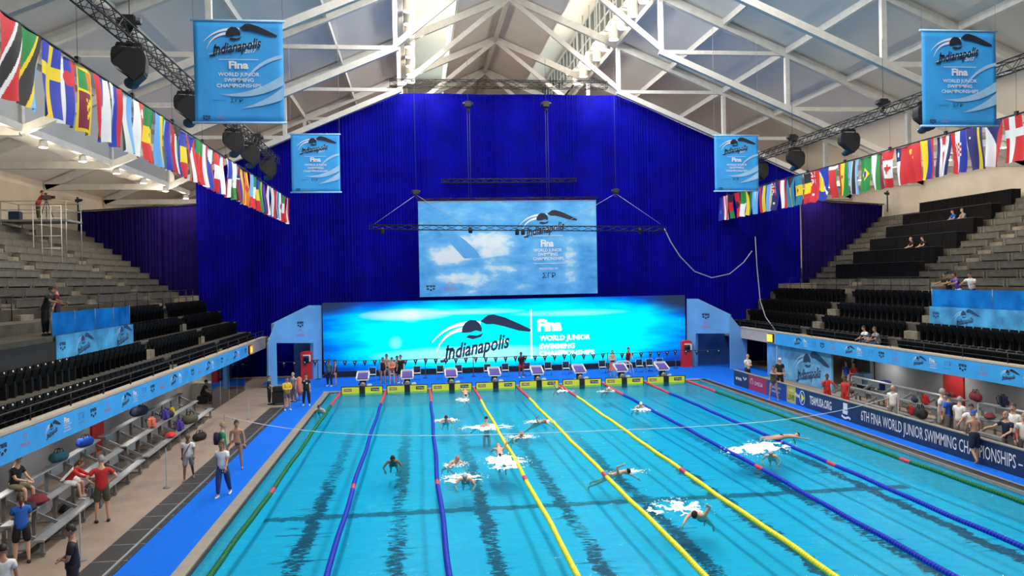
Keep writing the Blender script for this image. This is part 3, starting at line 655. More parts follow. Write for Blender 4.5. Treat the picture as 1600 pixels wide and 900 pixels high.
# ------------------------------------------------------------------ four hanging portrait banners
def wave_bg(bm, f, w, h):
    e = w*.495
    for lo, hi in ((((-.22*w, -.22*h), (.15*w, -.30*h), (e, -.13*h)), ((-.22*w, -.22*h), (.12*w, -.24*h), (e, -.03*h))), (((.02*w, -.36*h), (.3*w, -.34*h), (e, -.27*h)), ((.02*w, -.36*h), (.28*w, -.30*h), (e, -.15*h))),
                   (((.05*w, -.12*h), (.2*w, .08*h), (e, .135*h)), ((.05*w, -.12*h), (.18*w, .12*h), (e, .17*h)))):
        A_, B_ = curve2(*lo), curve2(*hi)
        for i in range(10):
            if i == 0: f.poly(bm, [A_[0], A_[1], B_[1]], n=-.004)
            else: f.poly(bm, [A_[i], A_[i+1], B_[i+1], B_[i]], n=-.004)
hb = [((-6.98, 27.0), (-4.17, 27.0), 15.15, 11.85, 'near left, beside the row of flags'), ((18.5, 27.5), (21.43, 27.5), 15.42, 11.93, 'near right, in front of the black lighting truss'),
      ((-7.02, 47.52), (-4.27, 47.52), 15.2, 11.85, 'far left, in front of the blue curtain'), ((18.27, 47.52), (21.06, 47.52), 15.18, 11.77, 'far right, at the edge of the blue curtain')]
for (x0_, y), (x1_, _), z1, z0, where in hb:
    w_, h_ = x1_-x0_, z1-z0; t = thing('hanging_banner', 'portrait sky-blue banner with swimmer mark hanging '+where, 'banner', ((x0_+x1_)/2, y, (z0+z1)/2), 0, 'portrait hanging banners')
    bm = BM(); nx, nz = 18, 14; G = [[bm.verts.new((-w_/2+w_*i/nx, .012*math.sin(i*.9+j*.25)*(1-abs(2*j/nz-1)), -h_/2+h_*j/nz)) for j in range(nz+1)] for i in range(nx+1)]
    for i in range(nx):
        for j in range(nz): bm.faces.new((G[i][j], G[i+1][j], G[i+1][j+1], G[i][j+1])).smooth = True
    o = obj('sheet', bm, M['bluecloth'], t); so = o.modifiers.new('s', 'SOLIDIFY'); so.thickness = .01
    for s in (1, -1): bm = BM(); tube(bm, ((-w_/2-.08, 0, s*h_/2), (w_/2+.08, 0, s*h_/2)), .04, 8); obj('bar', bm, M['bprint'], t)
    f = Frame((0, -.03, 0), (1, 0, 0), (0, 0, 1), .01); dk, wh, bp, rd = BM(), BM(), BM(), BM()
    wave_bg(bp, f, w_, h_); swim_logo(f, dk, wh, 0, h_*.30, w_*.80, True, True)
    box(wh, -w_*.22, w_*.22, -.045, -.04, h_*.115, h_*.12)
    f.text(wh, 'Fina', 0, h_*.03, h_*.072, bold=.04, width=w_*.22)
    for st, k, ww in (('WORLD JUNIOR', -.045, .46), ('SWIMMING', -.10, .33), ('CHAMPIONSHIPS', -.155, .50)): f.text(wh, st, 0, h_*k, h_*.036, bold=.012, width=w_*ww)
    f.text(dk, '\u03a3\u0393\u03a1', -w_*.03, -h_*.30, h_*.035, width=w_*.14); f.text(dk, 'HOST CITY PARTNERS' if 0 else 'PRESENTED BY', -w_*.22, -h_*.29, h_*.012, width=w_*.14)
    arena_logo(f, dk, -w_*.37, -h_*.455, .24); omega_logo(f, rd, -w_*.20, -h_*.455, .3)
    obj('dark_marks', dk, M['ink'], t); obj('white_lettering', wh, M['wprint'], t); obj('wave_print', bp, M['bprint'], t); obj('red_mark', rd, M['rprint'], t)
    for s in (1, -1):
        bm = BM(); tube(bm, ((s*w_/2, 0, h_/2), (s*w_/2, 0, zu(abs((x0_+x1_)/2+s*w_/2-XC))-(z0+z1)/2)), .008, 4); obj('hanging_wire', bm, M['rope'], t)
# ------------------------------------------------------------------ black trusses
def truss(a, b, s, label, name='lighting_truss', bay=None, c=.06, d=.035):
    a = Vector(a); b = Vector(b); bm = BM(); lattice(bm, Vector(), b-a, s, bay=bay, c=c, d=d); o = obj(name, bm, M['black']); o.location = a
    tag(o, label, 'truss'); return o
truss((-8.7, 14.5, 14.4), (-8.7, 52.5, 14.4), .42, 'black box lighting truss running the length of the hall above the left flags')
truss((22.7, 14.5, 14.4), (22.7, 57.3, 14.4), .42, 'black box lighting truss running the length of the hall above the right flags')
truss((-1.6, 57.7, 20.65), (14.1, 57.7, 20.65), .5, 'thin black truss along the top edge of the blue curtain', bay=.85)
truss(gy(577, 355, 52), gy(1040, 358, 52), .30, 'slim black truss crossing in front of the splash banner', bay=.8, c=.05)
tb = truss(gy(690, 283, 58.0), gy(900, 282, 58.0), .26, 'dim black truss hanging high against the blue curtain', bay=.7)
a = gy(652, 312, 57.2); b = gy(934, 309, 57.2)
truss(a, b, .12, 'thin pipe truss just above the splash banner', bay=1.2, c=.04)
def hoist(loc, label, up=3., s=1.):
    t = thing('chain_hoist', label, 'hoist', loc); bm = BM(); boxb(bm, -.22*s, .22*s, -.16*s, .16*s, -.1*s, .28*s, .04*s); lathe(bm, [(0, -.34*s), (.12*s, -.34*s), (.12*s, .34*s), (0, .34*s)], 12, (0, 0, .1*s), 'x'); obj('motor', bm, M['black'], t)
    bm = BM(); pts = [(.1*s*math.cos(q), .08*s*math.sin(q*1.3), -.12*s-.28*s*i/14) for i, q in enumerate([k*.9 for k in range(15)])]; tube(bm, pts, .035*s, 5); obj('chain_bag', bm, M['black'], t)
    bm = BM(); tube(bm, ((0, 0, .28*s), (0, 0, up)), .012, 5); obj('chain', bm, M['darkrope'], t); return t
for x, y in ((-8.7, 26.3), (-8.7, 36.5), (-8.7, 46.5)): hoist((x, y, 14.75), f'black chain hoist on the left lighting truss, {"near" if y < 30 else "middle" if y < 40 else "far"} one', 3.2)
for x, y in ((22.7, 36.8), (22.7, 46.3), (22.7, 56)): hoist((x, y, 14.75), f'black chain hoist on the right lighting truss, {"near" if y < 40 else "middle" if y < 50 else "far"} one', 3.2)
ha, hb_ = gy(650, 302, 52), gy(962, 300, 52)
for p, nm in ((ha, 'left'), (hb_, 'right')): hoist(p, f'black chain hoist with spread wires holding the {nm} end of the slim truss', 8.2, .8)
for i, (p, ends) in enumerate(((ha, ((585, 350), (722, 350))), (hb_, ((880, 350), (1032, 350))))):
    bm = BM()
    for e in ends: q = gy(*e, 52); tube(bm, ((0, 0, -.1), q-p), .015, 4)
    o = obj('bridle_wire', bm, M['rope']); o.location = p; tag(o, f'pair of thin wires spreading down from the {"left" if i == 0 else "right"} hoist to the slim truss', 'wire')
for px, nm in ((731, 'left'), (853, 'right')):
    p = gy(px, 165, 57.4); t = hoist(p, f'black chain hoist with cables at the top of the curtain, {nm} of the two', 3.4, 1.1)
    q = gy(px+3, 315, 57.4)
    bm = BM()
    for dx in (-.06, .1): tube(bm, ((dx, 0, -.2), (q.x-p.x+dx, 0, q.z-p.z)), .018, 4)
    obj('rope', bm, M['darkrope'], t)
# small fixtures clamped on the slim truss
for px, py in ((597, 358), (735, 357), (808, 360), (817, 360), (1000, 358)):
    p = gy(px, py, 52); bm = BM(); lathe(bm, [(.02, .1), (.11, .08), (.13, -.1), (.13, -.28), (.1, -.3), (0, -.3)], 10); o = obj('spot_fixture', bm, M['black']); o.location = p
    tag(o, 'small black spot fixture clamped under the slim truss in front of the splash banner', 'light fixture', 'fixtures under the slim truss')
# cable drooping from the slim truss to the right and down to the deck
c0 = [(1038, 357), (1048, 378), (1062, 400), (1085, 424), (1112, 434), (1140, 428), (1162, 410), (1175, 392)]
bm = BM(); tube(bm, [gy(x, y, 52+.2*i) for i, (x, y) in enumerate(c0)], .035, 6); tag(obj('signal_cable', bm, M['rope']), 'long pale cable drooping in a curve from the slim truss', 'cable')
bm = BM(); pts = [(1180, 370, 53.4), (1183, 420, 53), (1188, 470, 52), (1196, 495, 50.6), (1212, 517, 49.4), (1214, 535, 49), (1213, 605, 44.5)]; tube(bm, [gy(*p) for p in pts], .03, 6); tag(obj('signal_cable', bm, M['rope']), 'thin cable hanging down to the right deck beside the yellow clock', 'cable')
# lamps on the long trusses
def wash(x, y, label, s=1., tilt=0, side=1):
    t = thing('moving_head_light', label, 'stage light', (x, y, 14.2), tilt); bm = BM()
    bar(bm, (-.34*s, 0, -.1), (-.34*s, 0, -.75*s), .06, .05); bar(bm, (.34*s, 0, -.1), (.34*s, 0, -.75*s), .06, .05); bar(bm, (-.34*s, 0, -.1), (.34*s, 0, -.1), .06, .12); bar(bm, (0, 0, 0), (0, 0, -.12), .14); obj('yoke', bm, M['black'], t)
    bm = BM(); poly = [(-.46, -.42), (-.40, -.22), (.40, -.26), (.50, -.5), (.46, -.98), (.16, -1.28), (-.12, -.92), (-.44, -.74)]
    prism(bm, [(px*s, -.3*s, pz*s) for px, pz in poly], (0, .6*s, 0)); bmesh.ops.bevel(bm, geom=bm.edges[:], offset=.04*s, segments=2, affect='EDGES'); obj('lamp_head', bm, M['black'], t)
    bm = BM(); lathe(bm, [(0, 0), (.2*s, 0), (.22*s, .06*s), (0, .06*s)], 16, (0, 0, 0)); bm.transform(Matrix.Translation((0, .28*s, -1.2*s)) @ Matrix.Rotation(-.6, 4, 'X')); obj('lens', bm, mat('lens_glass', (.05, .12, .2), .1), t); return t
for y, nm in ((26.2, 'nearest'), (32.6, 'second'), (40.4, 'third, partly behind the near banner'), (44.3, 'fourth'), (49.5, 'farthest')): wash(-8.7, y, f'black moving-head stage light under the left truss, {nm}', 1.05, .15)
for y, nm in ((33.5, 'nearest'), (40, 'second'), (46, 'third'), (51, 'farthest')): wash(22.7, y, f'black moving-head stage light under the right truss, {nm}', 1.05, -.15)
# ------------------------------------------------------------------ flags
FLAGM = bpy.data.materials.new('flag_cloth'); FLAGM.use_nodes = True; _n = FLAGM.node_tree; _a = _n.nodes.new('ShaderNodeVertexColor'); _a.layer_name = 'Col'
_b = _n.nodes['Principled BSDF']; _b.inputs['Roughness'].default_value = .65; _n.links.new(_a.outputs[0], _b.inputs['Base Color'])
K = {'r': (.62, .012, .02), 'w': (.82, .82, .82), 'b': (.01, .03, .42), 'g': (.01, .25, .05), 'y': (.85, .62, .01), 'k': (.01, .01, .012), 'l': (.16, .45, .85), 'o': (.75, .18, .01), 'm': (.22, .01, .04), 'n': (.01, .012, .14), 't': (.02, .2, .35)}
def H3(*c): return lambda x, y: c[min(len(c)-1, int(y*len(c)))]
def V3(*c): return lambda x, y: c[min(len(c)-1, int(x*len(c)))]
def cross(bg, fg, c=.36, w=.16, inner=None):
    def f(x, y):
        if inner and (abs(x-c) < w*.28 or abs(y-.5) < w*.42): return inner
        return fg if (abs(x-c) < w*.55 or abs(y-.5) < w*.8) else bg
    return f
def disc(base, cx, cy, r, c, asp=1.75):
    return lambda x, y: c if ((x-cx)*asp)**2+(y-cy)**2 < r*r else base(x, y)
def canton(base, w, h, c, dot=None):
    def f(x, y):
        if x < w and y < h:
            if dot and ((x/w-.5)**2*1.6+(y/h-.5)**2) < .05: return dot
            return c
        return base(x, y)
    return f
def tri(base, d, c): return lambda x, y: c if x < d*(1-abs(2*y-1)) else base(x, y)
def diag(a, b, band, w=.22, edge=None):
    def f(x, y):
        s = x-(1-y)
        if edge and w < abs(s) < w+.10: return edge
        return band if abs(s) <= w else (a if s < 0 else b)
    return f
def box_in(base, x0, x1, y0, y1, c): return lambda x, y: c if x0 < x < x1 and y0 < y < y1 else base(x, y)
def checks(base, x0, x1, y0, y1): return lambda x, y: ('r' if (int((x-x0)/(x1-x0)*5)+int((y-y0)/(y1-y0)*5)) % 2 else 'w') if x0 < x < x1 and y0 < y < y1 else base(x, y)
def leaf(base, c): return lambda x, y: c if (abs((x-.5)*1.75)+abs(y-.5) < .19 or (abs(y-.5) < .22 and abs(x-.47) < .035) or (abs(x-.5) < .13 and abs(y-.5) < .03)) else base(x, y)
def diamond(base, r, c, cx=.5): return lambda x, y: c if abs(x-cx)*1.9+abs(y-.5) < r else base(x, y)
def union(bg): return canton(lambda x, y: 'w' if ((x-.75)*1.7)**2+(y-.2)**2 < .003 or ((x-.62)*1.7)**2+(y-.6)**2 < .003 or ((x-.88)*1.7)**2+(y-.62)**2 < .003 else bg, .45, .5, 'b', None)
def unionj(bg):
    u = union(bg)
    def f(x, y):
        if x < .45 and y < .5:
            a, b_ = x/.45-.5, y/.5-.5
            if abs(a) < .09 or abs(b_) < .09: return 'r'
            if abs(a) < .16 or abs(b_) < .16 or abs(abs(a)-abs(b_)) < .09: return 'w'
            return bg
        return u(x, y)
    return f
RIGHT = [  # near to far: (design, words)
 (cross('r', 'w'), 'red flag with a white cross'), (tri(H3('w', 'r'), .5, 'n'), 'white and red flag with a navy wedge'), (box_in(H3('n', 'n', 'n', 'n', 'n', 'y', 'n', 'n'), .2, .26, .2, .3, 'w'), 'navy flag with a yellow stripe'),
 (checks(H3('r', 'w', 'b'), .28, .6, .3, .72), 'red, white and blue flag with a red check shield'), (disc(H3('n', 'w', 'r', 'r', 'w', 'n'), .3, .5, .16, 'w'), 'navy, white and red striped flag'), (lambda x, y: 'y' if y < .5 else ('b' if y < .75 else 'r'), 'yellow, blue and red flag'),
 (disc(disc(lambda x, y: 'r', .18, .25, .13, 'y'), .35, .5, .05, 'y'), 'plain red flag with small yellow stars'), (canton(H3('w', 'r'), .36, .5, 'n', 'w'), 'white and dark red flag with a navy corner'), (leaf(V3('r', 'w', 'w', 'r'), 'r'), 'red and white flag with a red leaf'),
 (H3('w', 'w', 'g', 'm'), 'white, green and dark red flag'), (disc(diamond(lambda x, y: 'g', .42, 'y'), .5, .5, .2, 'b'), 'green flag with a yellow diamond and blue disc'), (lambda x, y: 'k' if abs(y-.5) < .1 else ('w' if abs(y-.5) < .16 else 'l'), 'pale blue flag with a black stripe'),
 (disc(H3('r', 'y', 'g'), .4, .5, .1, 'r'), 'red, yellow and green flag'), (box_in(H3('r', 'r', 'g'), 0, .12, 0, 1, 'w'), 'red and green flag with a white edge'), (lambda x, y: 'w' if abs(x*1.2-y*.9-.1) < .06 else ('y' if .1 < x*1.2-y*.9 < .8 and x < .72 else 'b'), 'blue flag with a yellow triangle'),
 (unionj('r'), 'red ensign flag'), (V3('k', 'y', 'r'), 'black, yellow and red banded flag'), (disc(V3('t', 'y', 't'), .5, .5, .12, 'k'), 'blue flag with a yellow band'), (tri(H3('t', 'y', 't'), .45, 'k'), 'teal and yellow flag with a black wedge'),
 (H3('r', 'w', 'r'), 'red, white and red striped flag'), (unionj('n'), 'navy flag with a small cross corner'), (lambda x, y: 'y' if .72 < y < .8 or .86 < y < .92 else 'l', 'light blue flag'), (H3('r', 'b', 'y'), 'red, blue and orange flag'),
 (H3('l', 'w', 'l'), 'pale blue and white striped flag'), (tri(H3('y', 'b', 'g'), .4, 'k'), 'yellow, blue and green flag'), (canton(V3('g', 'w'), .2, .5, 'g'), 'green and white flag'), (disc(lambda x, y: 'r', .5, .5, .25, 'k'), 'dark red flag with a black eagle'),
 (V3('k', 'r', 'g'), 'black, red and green flag'), (H3('r', 'w', 'r', 'w', 'r', 'w', 'r'), 'thin red and white striped flag'), (disc(lambda x, y: 'b', .65, .5, .2, 'w'), 'blue flag with white lettering')]
LEFT = [
 (diag('r', 'r', 'k', .16, 'w'), 'red flag with a black diagonal'), (diag('g', 'l', 'k', .2, 'y'), 'green and blue flag with a black diagonal'), (cross('b', 'y'), 'blue flag with a yellow cross'), (disc(H3('w', 'b', 'r'), .3, .5, .2, 'r'), 'white, blue and red flag with a shield'),
 (lambda x, y: 'y' if x < .05 or x > .95 or y < .08 or y > .92 or .34 < x < .38 else (('g' if y < .5 else 'o') if x < .36 else ('y' if (.48 < x < .8 and .35 < y < .62 and (int(x*21)+int(y*13)) % 3) else 'm')), 'yellow-edged maroon flag with green and orange bars'),
 (disc(H3('r', 'b', 'w'), .55, .45, .24, 'w'), 'red, blue and white flag with a crest'), (disc(H3('w', 'b', 'r'), .25, .35, .14, 'l'), 'white, blue and red flag with a small shield'), (H3('g', 'w', 'l'), 'green, white and pale blue flag'), (disc(H3('w', 'r'), .2, .7, .15, 'w'), 'white and red flag with a crescent'),
 (disc(V3('g', 'y', 'r'), .5, .5, .1, 'g'), 'green, yellow and red banded flag'), (H3('l', 'l', 'y', 'g'), 'blue, yellow and green flag'), (H3('l', 'w', 'b', 'b', 'r'), 'pale blue, navy and red flag'), (tri(H3('r', 'w', 'g', 'g', 'w', 'b'), .4, 'k'), 'green, red and blue flag with a black wedge'),
 (V3('b', 'y', 'r'), 'blue, yellow and red banded flag'), (tri(H3('r', 'w', 'r', 'w', 'r'), .5, 'b'), 'red and white striped flag with a blue wedge'), (disc(V3('g', 'r', 'r'), .36, .5, .2, 'y'), 'green and red flag with a yellow crest'), (H3('w', 'r'), 'white over red flag'), (tri(H3('b', 'r'), .4, 'w'), 'navy and red flag with a white wedge'),
 (V3('r', 'w', 'r'), 'red, white and red flag'), (H3('b', 'w', 'r'), 'blue, white and red flag'), (lambda x, y: ('w' if y < .5 else 'b') if x < .5 else ('r' if y < .5 else 'w'), 'quartered white, blue and red flag'), (disc(V3('w', 'w', 'g'), .5, .5, .12, 'g'), 'white and green flag'), (cross('m', 'w', .3, .12, 'n'), 'dark red flag with a cross'),
 (H3('b', 'y', 'g', 'y', 'o'), 'blue, yellow and green striped flag'), (diamond(H3('o', 'y', 'o', 'y', 'o'), .25, 'r'), 'orange and yellow flag'), (canton(V3('l', 'l', 'r'), .35, .5, 'o'), 'pale blue and red flag'), (V3('g', 'w', 'r'), 'green, white and red banded flag'), (V3('b', 'y', 'r'), 'blue, yellow and red flag'),
 (H3('g', 'g', 'y', 'b'), 'green, yellow and blue flag'), (H3('b', 'm'), 'blue and dark red flag'), (H3('r', 'w', 'g'), 'red, white and green flag'), (disc(H3('w', 'b', 'w'), .5, .5, .15, 'r'), 'white and blue flag with a red disc'), (lambda x, y: 'r', 'plain red flag'), (H3('t', 'w', 't'), 'teal and white flag'), (disc(lambda x, y: 'w', .5, .5, .2, 'r'), 'white flag with a red disc'),
 (V3('g', 'w', 'r'), 'green, white and red flag'), (H3('k', 'r', 'y'), 'black, red and yellow flag'), (H3('w', 'r'), 'white and red flag')]
def make_flag(x, y, top, fn, label, side, grp, near):
    nu, nv = (44, 78) if near == 2 else ((26, 44) if near else (16, 28)); w_, h_ = .98, 1.75; bm = BM(); lay = bm.loops.layers.color.new('Col'); r1, r2 = random.uniform(0, 6), random.uniform(0, 6); sk = random.uniform(-.18, .18); G = []
    gat = random.uniform(.04, .30)
    for i in range(nu+1):
        col = []
        for j in range(nv+1):
            u, v = i/nu, j/nv; amp = .02+.09*v; yy = (u-.5)*w_*(1-gat*v)+sk*v*v*.8
            xx = amp*math.sin(u*7+r1+v*1.5)+.05*math.sin(v*4+r2)+.05*v*math.sin(r2); zz = -h_*v-.03*math.sin(u*PI)+.02*math.sin(u*9+r2)*v
            col.append(bm.verts.new((xx, yy, zz)))
        G.append(col)
    for i in range(nu):
        for j in range(nv):
            fa = bm.faces.new((G[i][j], G[i+1][j], G[i+1][j+1], G[i][j+1])); fa.smooth = True
            uu_ = (i+.5)/nu; uu_ = uu_ if side < 0 else 1-uu_
            c = K[fn((j+.5)/nv, uu_)]
            for lp in fa.loops: lp[lay] = tuple(q**(1/2.2) for q in c)+(1,)
    me = bpy.data.meshes.new('flag'); bm.to_mesh(me); bm.free(); o = obj('national_flag', me, FLAGM); o.location = (x, y, top); o['label'] = label; o['category'] = 'flag'; o['group'] = grp; return o
for side, x, lst, y0, nm in ((-1, -8.66, LEFT, 18.6, 'left'), (1, 22.72, RIGHT, 28.3, 'right')):
    bm = BM(); y1 = y0+1.02*len(lst); tube(bm, ((x, 12 if side < 0 else 22, 12.5), (x, 57.8, 12.5)), .035, 6); t = thing('flag_line', f'dark pole line carrying the {nm} row of national flags', 'flag line'); obj('line', bm, M['black'], t)
    bm = BM()
    for k in range(10):
        y = (14 if side < 0 else 24)+k*4.1
        if y < 57: tube(bm, ((x, y, 12.5), (x, y, 14.2)), .006, 4); box(bm, x-.05, x+.05, y-.07, y+.07, 12.46, 12.62)
    obj('clamp', bm, M['black'], t)
    seen = {}
    for i, (fn, wd) in enumerate(lst):
        pos = 'nearest in the' if i == 0 else 'farthest in the' if i == len(lst)-1 else 'between '+lst[i-1][1].replace(' flag', '').split(' with')[0]+' and '+lst[i+1][1].replace(' flag', '').split(' with')[0]+' flags,'
        lb = wd+', '+(pos+' '+nm+' row')
        if len(lb.split()) > 16: lb = wd+', '+('near' if i < len(lst)/3 else 'middle' if i < 2*len(lst)/3 else 'far')+' part of the '+nm+' row'
        make_flag(x, y0+1.02*i, 12.47, fn, lb, side, f'national flags, {nm} row', 2 if i < 5 else i < 12)
# ------------------------------------------------------------------ lane ropes
RC = {'g': mat('green_float', (.002, .14, .035), .5, spec=.3), 'b': mat('blue_float', (.002, .02, .50), .5, spec=.3), 'y': mat('yellow_float', (.90, .80, .01), .4), 'r': mat('red_float', (.72, .03, .08), .4)}
rope_px = [[(530, 613), (430, 760), (328, 900)], [(602, 612), (553, 758), (511, 900)], [(671, 610), (684, 753), (703, 900)], [(743, 612), (820, 746), (904, 900)], [(812, 605), (945, 742), (1103, 900)],
           [(880, 605), (1068, 737), (1300, 897)], [(947, 603), (1190, 733), (1488, 900)], [(1015, 600), (1311, 730), (1600, 856)], [(1085, 597), (1430, 725), (1600, 786)]]
rope_w = ['green lane rope nearest the left wall', 'blue lane rope, leftmost of the four blue', 'blue lane rope, second from the left', 'yellow lane rope, leftmost of the three yellow', 'yellow lane rope, middle of the three yellow', 'yellow lane rope, rightmost of the three yellow', 'blue lane rope, just right of the yellow ropes', 'blue lane rope, rightmost of the four blue', 'green lane rope nearest the right wall']
for i, pts in enumerate(rope_px):
    G = [gz(x, y, -.05) for x, y in pts]; G.sort(key=lambda p: p.y)
    xa, ya, xb, yb = G[0].x, G[0].y, G[1].x, G[1].y; xe = LX[i]+.02
    def rx_(y):
        if y < yb: return xa+(xb-xa)*(y-ya)/(yb-ya) if y > ya-6 else xa-6*(xb-xa)/(yb-ya)
        return xb+(xe-xb)*(y-yb)/(49.25-yb)
    t = thing('lane_rope', rope_w[i], 'lane rope'); t['group'] = 'lane ropes dividing the pool'
    col = 'gbbyyybbg'[i]
    def run(y0, y1, key, nm):
        bm = BM(); y = y0; st = .115; P_, R_ = [], []
        while y < y1-1e-6:
            x = rx_(y); z = -.045+.008*math.sin(y*2.1)
            for dy, r in ((0, .03), (.012, .075), (.09, .075), (.102, .03)): P_.append((rx_(y+dy)+.02*math.sin(y*.8+i), y+dy, z)); R_.append(r)
            y += st
        tube(bm, P_, R_, 8); obj(nm, bm, RC[key], t)
    run(-.8, 26.2, col, 'floats'); run(26.2, 26.75, 'r', 'red_marker_floats'); run(26.75, 44.3, col, 'floats'); run(44.3, 49.2, 'r', 'red_end_floats')
# ------------------------------------------------------------------ starting end
LC = [LX[i]+1.35 for i in range(8)]
def num(i): return ['leftmost', 'second from the left', 'third from the left', 'fourth from the left', 'fifth from the left', 'sixth from the left', 'seventh from the left', 'rightmost'][i]
pad = None
for i, x in enumerate(LC):
    t = thing('touch_pad', f'yellow touch pad on the pool end wall, {num(i)}', 'touch pad', (x, 49.22, -.1), 0, 'yellow touch pads')
    bm = BM(); boxb(bm, -1.22, 1.22, -.02, .03, -.10, .42, .01); obj('pad', bm, M['yellow'], t)
    bm = BM(); box(bm, -.17, .17, -.035, -.018, -.2, .425); obj('center_strip', bm, M['black'], t)
    for x0_, x1_, z0, z1 in ((-1.24, 1.24, .40, .44), (-1.24, -1.2, -.12, .44), (1.2, 1.24, -.12, .44)):
        bm = BM(); box(bm, x0_, x1_, -.03, -.015, z0, z1); obj('border', bm, M['black'], t)
    f = Frame((0, -.03, 0), (1, 0, 0), (0, 0, 1), .004)
    bm = BM(); box(bm, -1.08, -.62, -.03, -.024, .13, .30); obj('red_label', bm, mat('brown_red_label', (.35, .12, .03), .6), t); bm = BM(); box(bm, .52, 1.02, -.03, -.024, .13, .32); obj('black_label', bm, M['black'], t)
    bm = BM(); f.text(bm, 'OMEGA', -.85, .165, .1, bold=.01, n=.006, width=.40); f.text(bm, 'TYR Tec' if 0 else 'TOP End', .77, .17, .11, bold=.01, n=.006, width=.42); obj('label_lettering', bm, M['wprint'], t)
purple = mat('purple_deck', (.10, .07, .33), .5)
sb = None
for i, x in enumerate(LC):
    lab = f'white starting block with purple platform, {num(i)}'
    if sb is None:
        sb = t = thing('starting_block', lab, 'starting block')
        bm = BM(); prism(bm, [(-.29, -.05, .62), (.29, -.05, .62), (.29, .75, .86), (-.29, .75, .86)], (0, 0, .07)); obj('platform', bm, purple, t)
        bm = BM()
        for s in (-1, 1): bar(bm, (s*.32, -.1, .66), (s*.32, .8, .93), .07, .10)
        bar(bm, (-.34, .80, .97), (.34, .80, .97), .08, .14); bar(bm, (-.32, -.08, .60), (.32, -.08, .60), .05, .06); obj('frame', bm, M['white'], t)
        bm = BM(); boxb(bm, -.16, .16, .12, .42, 0, .63, .03); bar(bm, (0, .1, .5), (-.2, -.1, .35), .08); obj('pedestal', bm, M['black'], t)
        bm = BM(); boxb(bm, .22, .48, .0, .25, .0, .34, .03); obj('speaker_box', bm, M['white'], t)
        bm = BM(); prism(bm, [(-.62, -.1, 0), (-.2, -.1, 0), (-.18, .2, .18), (-.5, .15, .05)], (0, .1, .08)); obj('cable_cover', bm, M['white'], t)
        bm = BM(); lathe(bm, [(0, -.1), (.13, -.1), (.15, 0), (.13, .05), (0, .05)], 16, (0, .02, .33), 'y'); obj('handgrip', bm, M['alu_l'], t)
    else: t = dup(sb, (0, 0, 0), 0, lab)
    t.location = (x, 49.75, .02); t.scale = (1.12, 1.05, 1.05); t['group'] = 'starting blocks'
bar_m = M['black']
# pennant line with posts behind the blocks
posts = [(497, 590), (594, 598), (665, 597), (740, 594), (818, 590), (892, 586), (950, 582), (1015, 580), (1056, 576)]
px_pts = []
for k, (px, py) in enumerate(posts):
    p = gz(px, py); p.y = min(max(p.y, 54.9), 56.3); p.x = gy(px, py, p.y).x; t = thing('barrier_post', 'thin dark barrier post with round foot in the row in front of the screen', 'post', (p.x, p.y, .012), 0, 'barrier posts before the screen')
    bm = BM(); lathe(bm, [(0, 0), (.17, 0), (.17, .03), (.03, .05), (.025, 1.36), (0, 1.38)], 12); obj('post', bm, M['navy'], t); px_pts.append((p.x, p.y, 1.33))
bm = BM(); ends = [(px_pts[0][0]-3.2, px_pts[0][1]-.4, 1.33)]+px_pts+[(px_pts[-1][0]+2.9, px_pts[-1][1]-1.4, 1.42)]; L_pts = []
for a, b in zip(ends, ends[1:]):
    for k in range(6): q = k/6; L_pts.append((a[0]+(b[0]-a[0])*q, a[1]+(b[1]-a[1])*q, a[2]+(b[2]-a[2])*q-.05*math.sin(PI*q)))
L_pts.append(ends[-1]); tube(bm, L_pts, .018, 5)
t = thing('pennant_line', 'string of small dark and white pennants stretched before the screen', 'pennant line'); obj('line', bm, M['navy'], t)
X0, X1 = L_pts[0][0], L_pts[-1][0]; n = 46
def lp(x):
    for a, b in zip(L_pts, L_pts[1:]):
        if a[0] <= x <= b[0]: q = (x-a[0])/(b[0]-a[0]); return Vector(a).lerp(Vector(b), q)
    return Vector(L_pts[-1])
for k in range(n):
    p = lp(X0+.3+(X1-X0-.5)*k/(n-1)); bm = BM(); prism(bm, [(-.14, 0, 0), (.14, 0, 0), (0, 0, -.42)], (0, .01, 0)); o = obj('pennant', bm, M['ink'], t); o.location = p
    bm = BM(); prism(bm, [(-.05, -.006, -.05), (.05, -.006, -.05), (0, -.006, -.14)], (0, .004, 0)); obj('white_spot', bm, M['wprint'], o)
# folding chairs behind the blocks
ch = None
for k, (px, py) in enumerate(((652, 601), (688, 592), (717, 592), (762, 590), (790, 589), (824, 590), (857, 588), (885, 587), (942, 586), (1000, 584), (1016, 583), (1032, 582), (582, 598), (614, 598))):
    p = gy(px, py, 54.2)
    if ch is None:
        ch = t = thing('folding_chair', '', 'chair'); bm = BM()
        for s in (-1, 1): tube(bm, ((s*.23, .2, .0), (s*.23, -.18, .45), (s*.23, -.2, .9)), .018, 6); tube(bm, ((s*.23, -.2, 0), (s*.23, .18, .45)), .018, 6)
        tube(bm, ((-.23, -.2, .9), (.23, -.2, .9)), .018, 6); obj('frame', bm, M['alu_l'], t)
        bm = BM(); boxb(bm, -.22, .22, -.18, .2, .43, .46, .01); obj('seat', bm, M['wprint'], t); bm = BM(); boxb(bm, -.22, .22, -.215, -.185, .62, .86, .01); obj('backrest', bm, M['navy'], t)
    else: t = dup(ch, (0, 0, 0))
    t.location = (p.x, 54.2, .012); t.rotation_euler = (0, 0, PI); t['label'] = 'light folding chair in the row between starting blocks and screen'; t['group'] = 'folding chairs behind the blocks'
